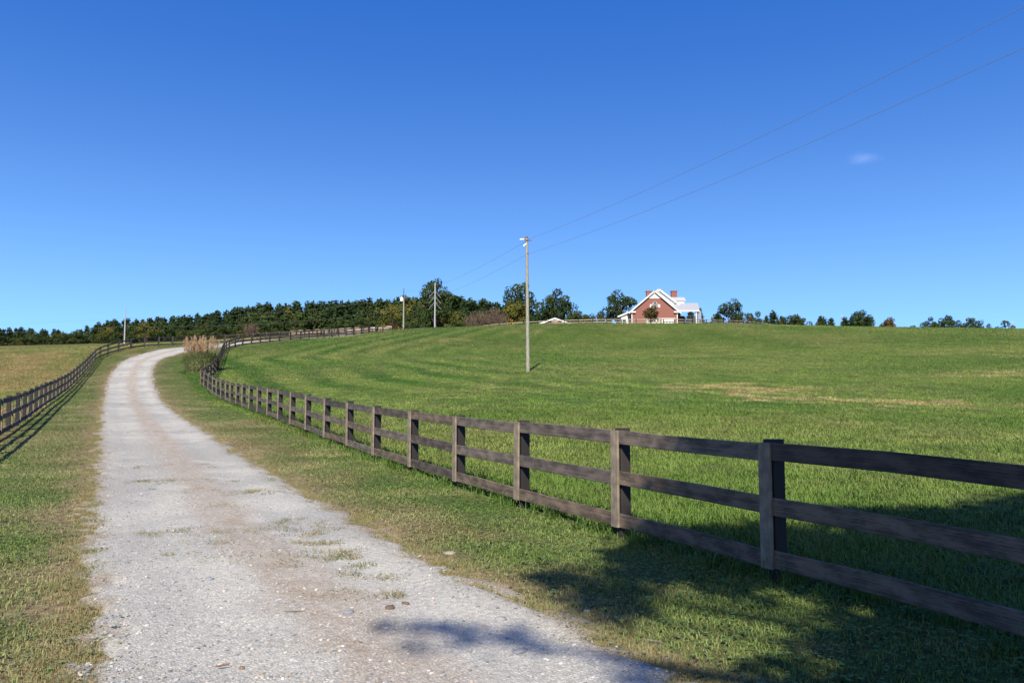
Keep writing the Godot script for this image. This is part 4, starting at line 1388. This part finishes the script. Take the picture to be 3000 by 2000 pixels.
func build_grass():
	var r := RandomNumberGenerator.new()
	r.seed = 4711
	var field := base("pasture_grass", Vector3.ZERO, "knee-low green pasture grass on the slope behind the fences", "grass")
	tag(field, "", "", "", "stuff")
	var verge := base("verge_grass", Vector3.ZERO, "short mown green and straw grass between drive and fences", "grass")
	tag(verge, "", "", "", "stuff")
	var tall_kinds := []
	var short_kinds := []
	for k in 4:
		tall_kinds.append(tuft(1000 + k, 50, 0.2, 0.05, 0.16, 0.0042, 0.8, 0.08))
		short_kinds.append(tuft(2000 + k, 80, 0.2, 0.02, 0.07, 0.0034, 0.8, 0.3, 3))
	var far_kinds := []
	for k in 3:
		far_kinds.append(tuft(3000 + k, 38, 0.45, 0.04, 0.12, 0.011, 0.8, 0.06))
	var lush := []
	for k in 3:
		lush.append(tuft(4000 + k, 34, 0.14, 0.14, 0.42, 0.0055, 0.85, 0.08))
	var bag := {}
	for name in ["t", "s", "f", "l"]:
		for k in 4:
			bag[name + str(k)] = PackedFloat32Array()
	# rings of growing cell size round the viewer's end of the drive
	for ring in [[3.4, 9.0, 0.13], [9.0, 18.0, 0.185], [18.0, 34.0, 0.29], [34.0, 62.0, 0.44], [62.0, 105.0, 0.66], [105.0, 165.0, 0.95]]:
		var cell: float = ring[2]
		var f: float = ring[0]
		while f < ring[1]:
			var half := f * 0.70 + 1.6
			var x := -half
			while x < half:
				x += cell
				var px := x + r.randf_range(-0.5, 0.5) * cell
				var pf := f + r.randf_range(-0.5, 0.5) * cell
				var d := from_drive(px, pf)
				var e := absf(d)
				if e < 1.36:
					continue
				var dry := dryness(px, pf, d)
				if e < 2.5 and r.randf() > (e - 1.3) * 1.15 + mottle.get_noise_2d(px * 2.0, pf * 2.0) * 0.55:
					continue
				var col := grass_color(px, pf)
				var t := r.randf_range(0.9, 1.12)
				col = Color(col.r * t * 1.12, col.g * t * 1.12, col.b * t * 1.12)
				var p := spot(px, pf)
				var turn := r.randf() * TAU
				if ring[0] >= 34.0:
					var big := cell / 0.5
					var low := 0.4 if e < 4.0 else 1.0
					put(bag["f" + str(r.randi() % 3)], p, turn, big, (0.8 + 0.25 * big) * low * r.randf_range(0.7, 1.25), col)
				elif e < 3.95:
					var s := cell / 0.16
					put(bag["s" + str(r.randi() % 4)], p, turn, 0.8 + 0.35 * s, r.randf_range(0.7, 1.35) * (1.0 - 0.3 * dry), col)
				else:
					var s := cell / 0.16
					put(bag["t" + str(r.randi() % 4)], p, turn, 0.75 + 0.35 * s, r.randf_range(0.7, 1.3) * (1.0 - 0.45 * dry) * (1.0 if d > 0.0 else 0.6), col)
			f += cell
	# unmown grass along the foot of the right fence
	for k in range(2, RIGHT_FENCE.size() - 1):
		var a := Vector2(RIGHT_FENCE[k][0], RIGHT_FENCE[k][1])
		var b := Vector2(RIGHT_FENCE[k + 1][0], RIGHT_FENCE[k + 1][1])
		var nn := (b - a).orthogonal().normalized()
		for i in 46:
			var q := a.lerp(b, r.randf()) + nn * (1.0 if nn.x > 0.0 else -1.0) * r.randf_range(-0.1, 0.75)
			var u := 0.7 + mottle.get_noise_2d(q.x * 2.0, q.y * 2.0)
			if r.randf() > u:
				continue
			var t := r.randf_range(0.8, 1.15)
			put(bag["l" + str(r.randi() % 3)], spot(q.x, q.y), r.randf() * TAU, r.randf_range(0.7, 1.1), r.randf_range(0.35, 0.95), Color(0.09 * t, 0.155 * t, 0.033 * t))
	# coarser clumps here and there in the pasture
	var made := 0
	while made < 900:
		var f := 7.0 + 60.0 * pow(r.randf(), 1.6)
		var x := r.randf_range(-0.2, 0.75) * f
		if from_drive(x, f) < 4.6 or r.randf() > 0.35 + 1.6 * mottle.get_noise_2d(x * 0.6, f * 0.6):
			made += 0 if r.randf() < 0.9 else 1
			continue
		made += 1
		var t := r.randf_range(0.75, 1.15)
		var col := mix3(Color(0.07, 0.13, 0.03), Color(0.15, 0.165, 0.055), r.randf())
		put(bag["l" + str(r.randi() % 3)], spot(x, f), r.randf() * TAU, r.randf_range(0.7, 1.5), r.randf_range(0.3, 0.62), Color(col.r * t, col.g * t, col.b * t))
	for k in 3:
		scatter(field, "lush_tufts", lush[k], M.blade, bag["l" + str(k)])
	# tufts on the crown of the drive: x, f, spread, how many
	for a in [[-2.87, 9.45, 0.55, 46], [-2.0, 8.0, 0.48, 50], [-3.06, 8.75, 0.16, 8], [-2.2, 8.75, 0.2, 8], [-5.67, 14.45, 0.5, 30], [-4.67, 13.15, 0.5, 26], [-1.19, 6.55, 0.13, 12], [-3.9, 11.3, 0.3, 8], [-6.9, 17.0, 0.5, 16], [-11.5, 26.5, 0.6, 20], [-20.3, 44.5, 0.8, 26], [-33.5, 72.5, 1.0, 30], [-1.5, 7.2, 0.25, 6], [-2.6, 10.2, 0.3, 8]]:
		for i in a[3]:
			var x: float = a[0] + r.randfn() * a[2]
			var f: float = a[1] + r.randfn() * a[2] * 0.42
			var t := r.randf_range(0.75, 1.25)
			put(bag["s" + str(r.randi() % 4)], spot(x, f, 0.03), r.randf() * TAU, r.randf_range(0.35, 0.8), r.randf_range(0.5, 1.0), mix3(Color(0.12, 0.135, 0.05), Color(0.26, 0.20, 0.10), r.randf()) * t)
	# dry grass creeping over both edges of the gravel
	for k in 5200:
		var f := 4.2 + 50.0 * pow(r.randf(), 1.9)
		var left := r.randf() < 0.5
		var away_by := half_at(f) * (1.0 + 0.17 * mottle.get_noise_2d(f * 2.0, 9.0 if left else 31.0)) + r.randfn() * 0.1
		var x := centre_at(f) + away_by * 1.11 * (-1.0 if left else 1.0)
		var t := r.randf_range(0.8, 1.2)
		var col := mix3(Color(0.13, 0.15, 0.055), Color(0.30, 0.235, 0.13), r.randf() + 0.15)
		put(bag["s" + str(r.randi() % 4)], spot(x, f, 0.01), r.randf() * TAU, r.randf_range(0.2, 0.62), r.randf_range(0.4, 1.0), Color(col.r * t, col.g * t, col.b * t))
	var count := 0
	for k in 4:
		scatter(field, "tufts", tall_kinds[k], M.blade, bag["t" + str(k)])
		scatter(verge, "tufts", short_kinds[k], M.blade, bag["s" + str(k)])
		if k < 3:
			scatter(field, "far_tufts", far_kinds[k], M.blade, bag["f" + str(k)])
	for k in bag:
		count += bag[k].size() / 16
	print("tufts ", count)

# ------------------------------------------------------------------ stones
func pebble(sd: int, flat: float, rough: float, rings := 4) -> ArrayMesh:
	var r := RandomNumberGenerator.new()
	r.seed = sd
	var st := SurfaceTool.new()
	st.begin(Mesh.PRIMITIVE_TRIANGLES)
	st.set_smooth_group(-1 if rings < 4 else 0)
	var seg := 6 if rings < 4 else 9
	var p := []
	for j in rings + 1:
		var row := []
		var b := PI * j / rings
		for i in seg:
			var a := TAU * (i + 0.5 * (j % 2)) / seg
			var q := Vector3(sin(b) * cos(a), cos(b) * flat, sin(b) * sin(a)) * (1.0 + r.randf_range(-rough, rough))
			row.append(q if j > 0 and j < rings else Vector3(0, cos(b) * flat, 0))
		p.append(row)
	for j in rings:
		for i in seg:
			var k := (i + 1) % seg
			for q in [p[j][i], p[j][k], p[j + 1][i], p[j][k], p[j + 1][k], p[j + 1][i]]:
				st.set_color(Color.WHITE)
				st.add_vertex(q * 0.5)
	st.generate_normals()
	return st.commit()

func build_stones():
	var r := RandomNumberGenerator.new()
	r.seed = 888
	var o := base("loose_gravel", Vector3.ZERO, "loose grey and buff gravel strewn over the drive", "gravel")
	tag(o, "", "", "", "stuff")
	var kinds := []
	for k in 4:
		kinds.append(pebble(60 + k, 0.5, 0.28, 3))
	var bags := [PackedFloat32Array(), PackedFloat32Array(), PackedFloat32Array(), PackedFloat32Array()]
	for k in 46000:
		var f := 4.0 + 26.0 * pow(r.randf(), 2.0)
		var t := r.randf_range(-1.15, 1.15)
		var c := centre_at(f)
		var x := c + t * 1.8
		var d := from_drive(x, f)
		var u := d / half_at(f)
		if absf(u) > 1.0:
			continue
		# fewer stones on the swept right-hand track, more on the left and along the edges
		var want := 0.8 if u < 0.0 else 0.36
		want += 0.4 * mottle.get_noise_2d(x * 1.3, f * 1.3)
		if r.randf() > want:
			continue
		var size := 0.006 + 0.030 * pow(r.randf(), 3.6)
		var lift := drive_lift(u, Vector2(x, f))
		var p := r.randf()
		var col := mix3(Color(0.15, 0.16, 0.175), Color(0.40, 0.40, 0.40), r.randf())
		if p > 0.62:
			col = mix3(Color(0.32, 0.27, 0.215), Color(0.47, 0.43, 0.37), r.randf())
		if p > 0.97:
			col = Color(0.56, 0.55, 0.53)
		put(bags[r.randi() % 4], spot(x, f, lift + size * 0.02), r.randf() * TAU, size, size * r.randf_range(0.6, 1.1), col)
	for k in 4:
		scatter(o, "pebbles", kinds[k], M.stone, bags[k])
	# the larger stones one can point to
	var big := [pebble(90, 0.55, 0.16, 6), pebble(91, 0.42, 0.2, 6), pebble(92, 0.6, 0.14, 6)]
	for a in [
		[-0.89, 6.15, 0.095, 0.075, Color(0.22, 0.155, 0.11), "knobbly brown stone on the drive, larger of the brown pair"],
		[-0.80, 6.33, 0.075, 0.055, Color(0.235, 0.165, 0.115), "smaller brown stone of the pair on the drive"],
		[-1.16, 6.0, 0.085, 0.05, Color(0.36, 0.38, 0.44), "blue-grey stone lying flat on the drive before the brown pair"],
		[-0.62, 8.36, 0.13, 0.08, Color(0.44, 0.40, 0.34), "pale buff rock at the grass edge of the drive"],
		[-0.37, 6.7, 0.085, 0.06, Color(0.40, 0.41, 0.43), "grey stone near the right edge of the drive in the sun"],
		[-0.08, 5.85, 0.085, 0.075, Color(0.42, 0.42, 0.43), "grey stone in the tree shade at the edge of the drive"],
		[0.05, 5.2, 0.11, 0.06, Color(0.36, 0.38, 0.43), "flat blue-grey stone in the tree shade on the drive"],
		[-1.55, 4.87, 0.05, 0.035, Color(0.34, 0.24, 0.16), "small orange-brown stone on the left of the drive"],
		[-2.55, 7.1, 0.10, 0.05, Color(0.40, 0.42, 0.47), "blue-grey stone in the left wheel track"],
		[0.55, 6.2, 0.06, 0.05, Color(0.55, 0.54, 0.52), "small pale stone in the shaded grass beside the drive"]]:
		var q := Vector2(a[0], a[1])
		var u := from_drive(q.x, q.y) / half_at(q.y)
		var lift := maxf(drive_lift(u, q), 0.0)
		var m: StandardMaterial3D = M.gravel.duplicate()
		m.albedo_color = (a[4] * 1.25 as Color).linear_to_srgb()
		m.heightmap_enabled = false
		m.uv1_triplanar = true
		m.uv1_scale = Vector3(3, 3, 3)
		top("stone", big[r.randi() % 3], m, Transform3D(Basis(Vector3.UP, r.randf() * TAU) * Basis.from_scale(Vector3(a[2], a[3], a[2] * 0.75)), spot(q.x, q.y, lift + a[3] * 0.05)), a[5], "stone")
	var tw := spot(-1.54, 6.0, drive_lift(0.0, Vector2(-1.54, 6.0)) + 0.006)
	top("twig", tube([Vector3(-0.075, 0.004, 0.012), Vector3(-0.03, 0.002, -0.004), Vector3(0.02, 0.003, -0.006), Vector3(0.07, 0.005, 0.006)], [0.0015, 0.0025, 0.0025, 0.001], 6), M.bark, at(tw), "thin brown twig lying across the middle of the drive", "twig")
	var sk := spot(-1.66, 4.85, drive_lift(-0.3, Vector2(-1.66, 4.85)) + 0.008)
	top("stick", tube([Vector3(-0.03, 0.0, 0.015), Vector3(0.0, 0.002, 0.0), Vector3(0.035, 0.0, -0.022)], [0.004, 0.006, 0.004], 7), M.rust, at(sk), "short dark stick beside the orange-brown stone", "stick")

func half_at(f: float) -> float:
	for k in DRIVE.size() - 1:
		if f < DRIVE[k + 1][1]:
			return lerpf(DRIVE[k][2], DRIVE[k + 1][2], (f - DRIVE[k][1]) / (DRIVE[k + 1][1] - DRIVE[k][1]))
	return 1.6

func centre_at(f: float) -> float:
	for k in DRIVE.size() - 1:
		if f < DRIVE[k + 1][1]:
			return lerpf(DRIVE[k][0], DRIVE[k + 1][0], (f - DRIVE[k][1]) / (DRIVE[k + 1][1] - DRIVE[k][1]))
	return DRIVE[-1][0]
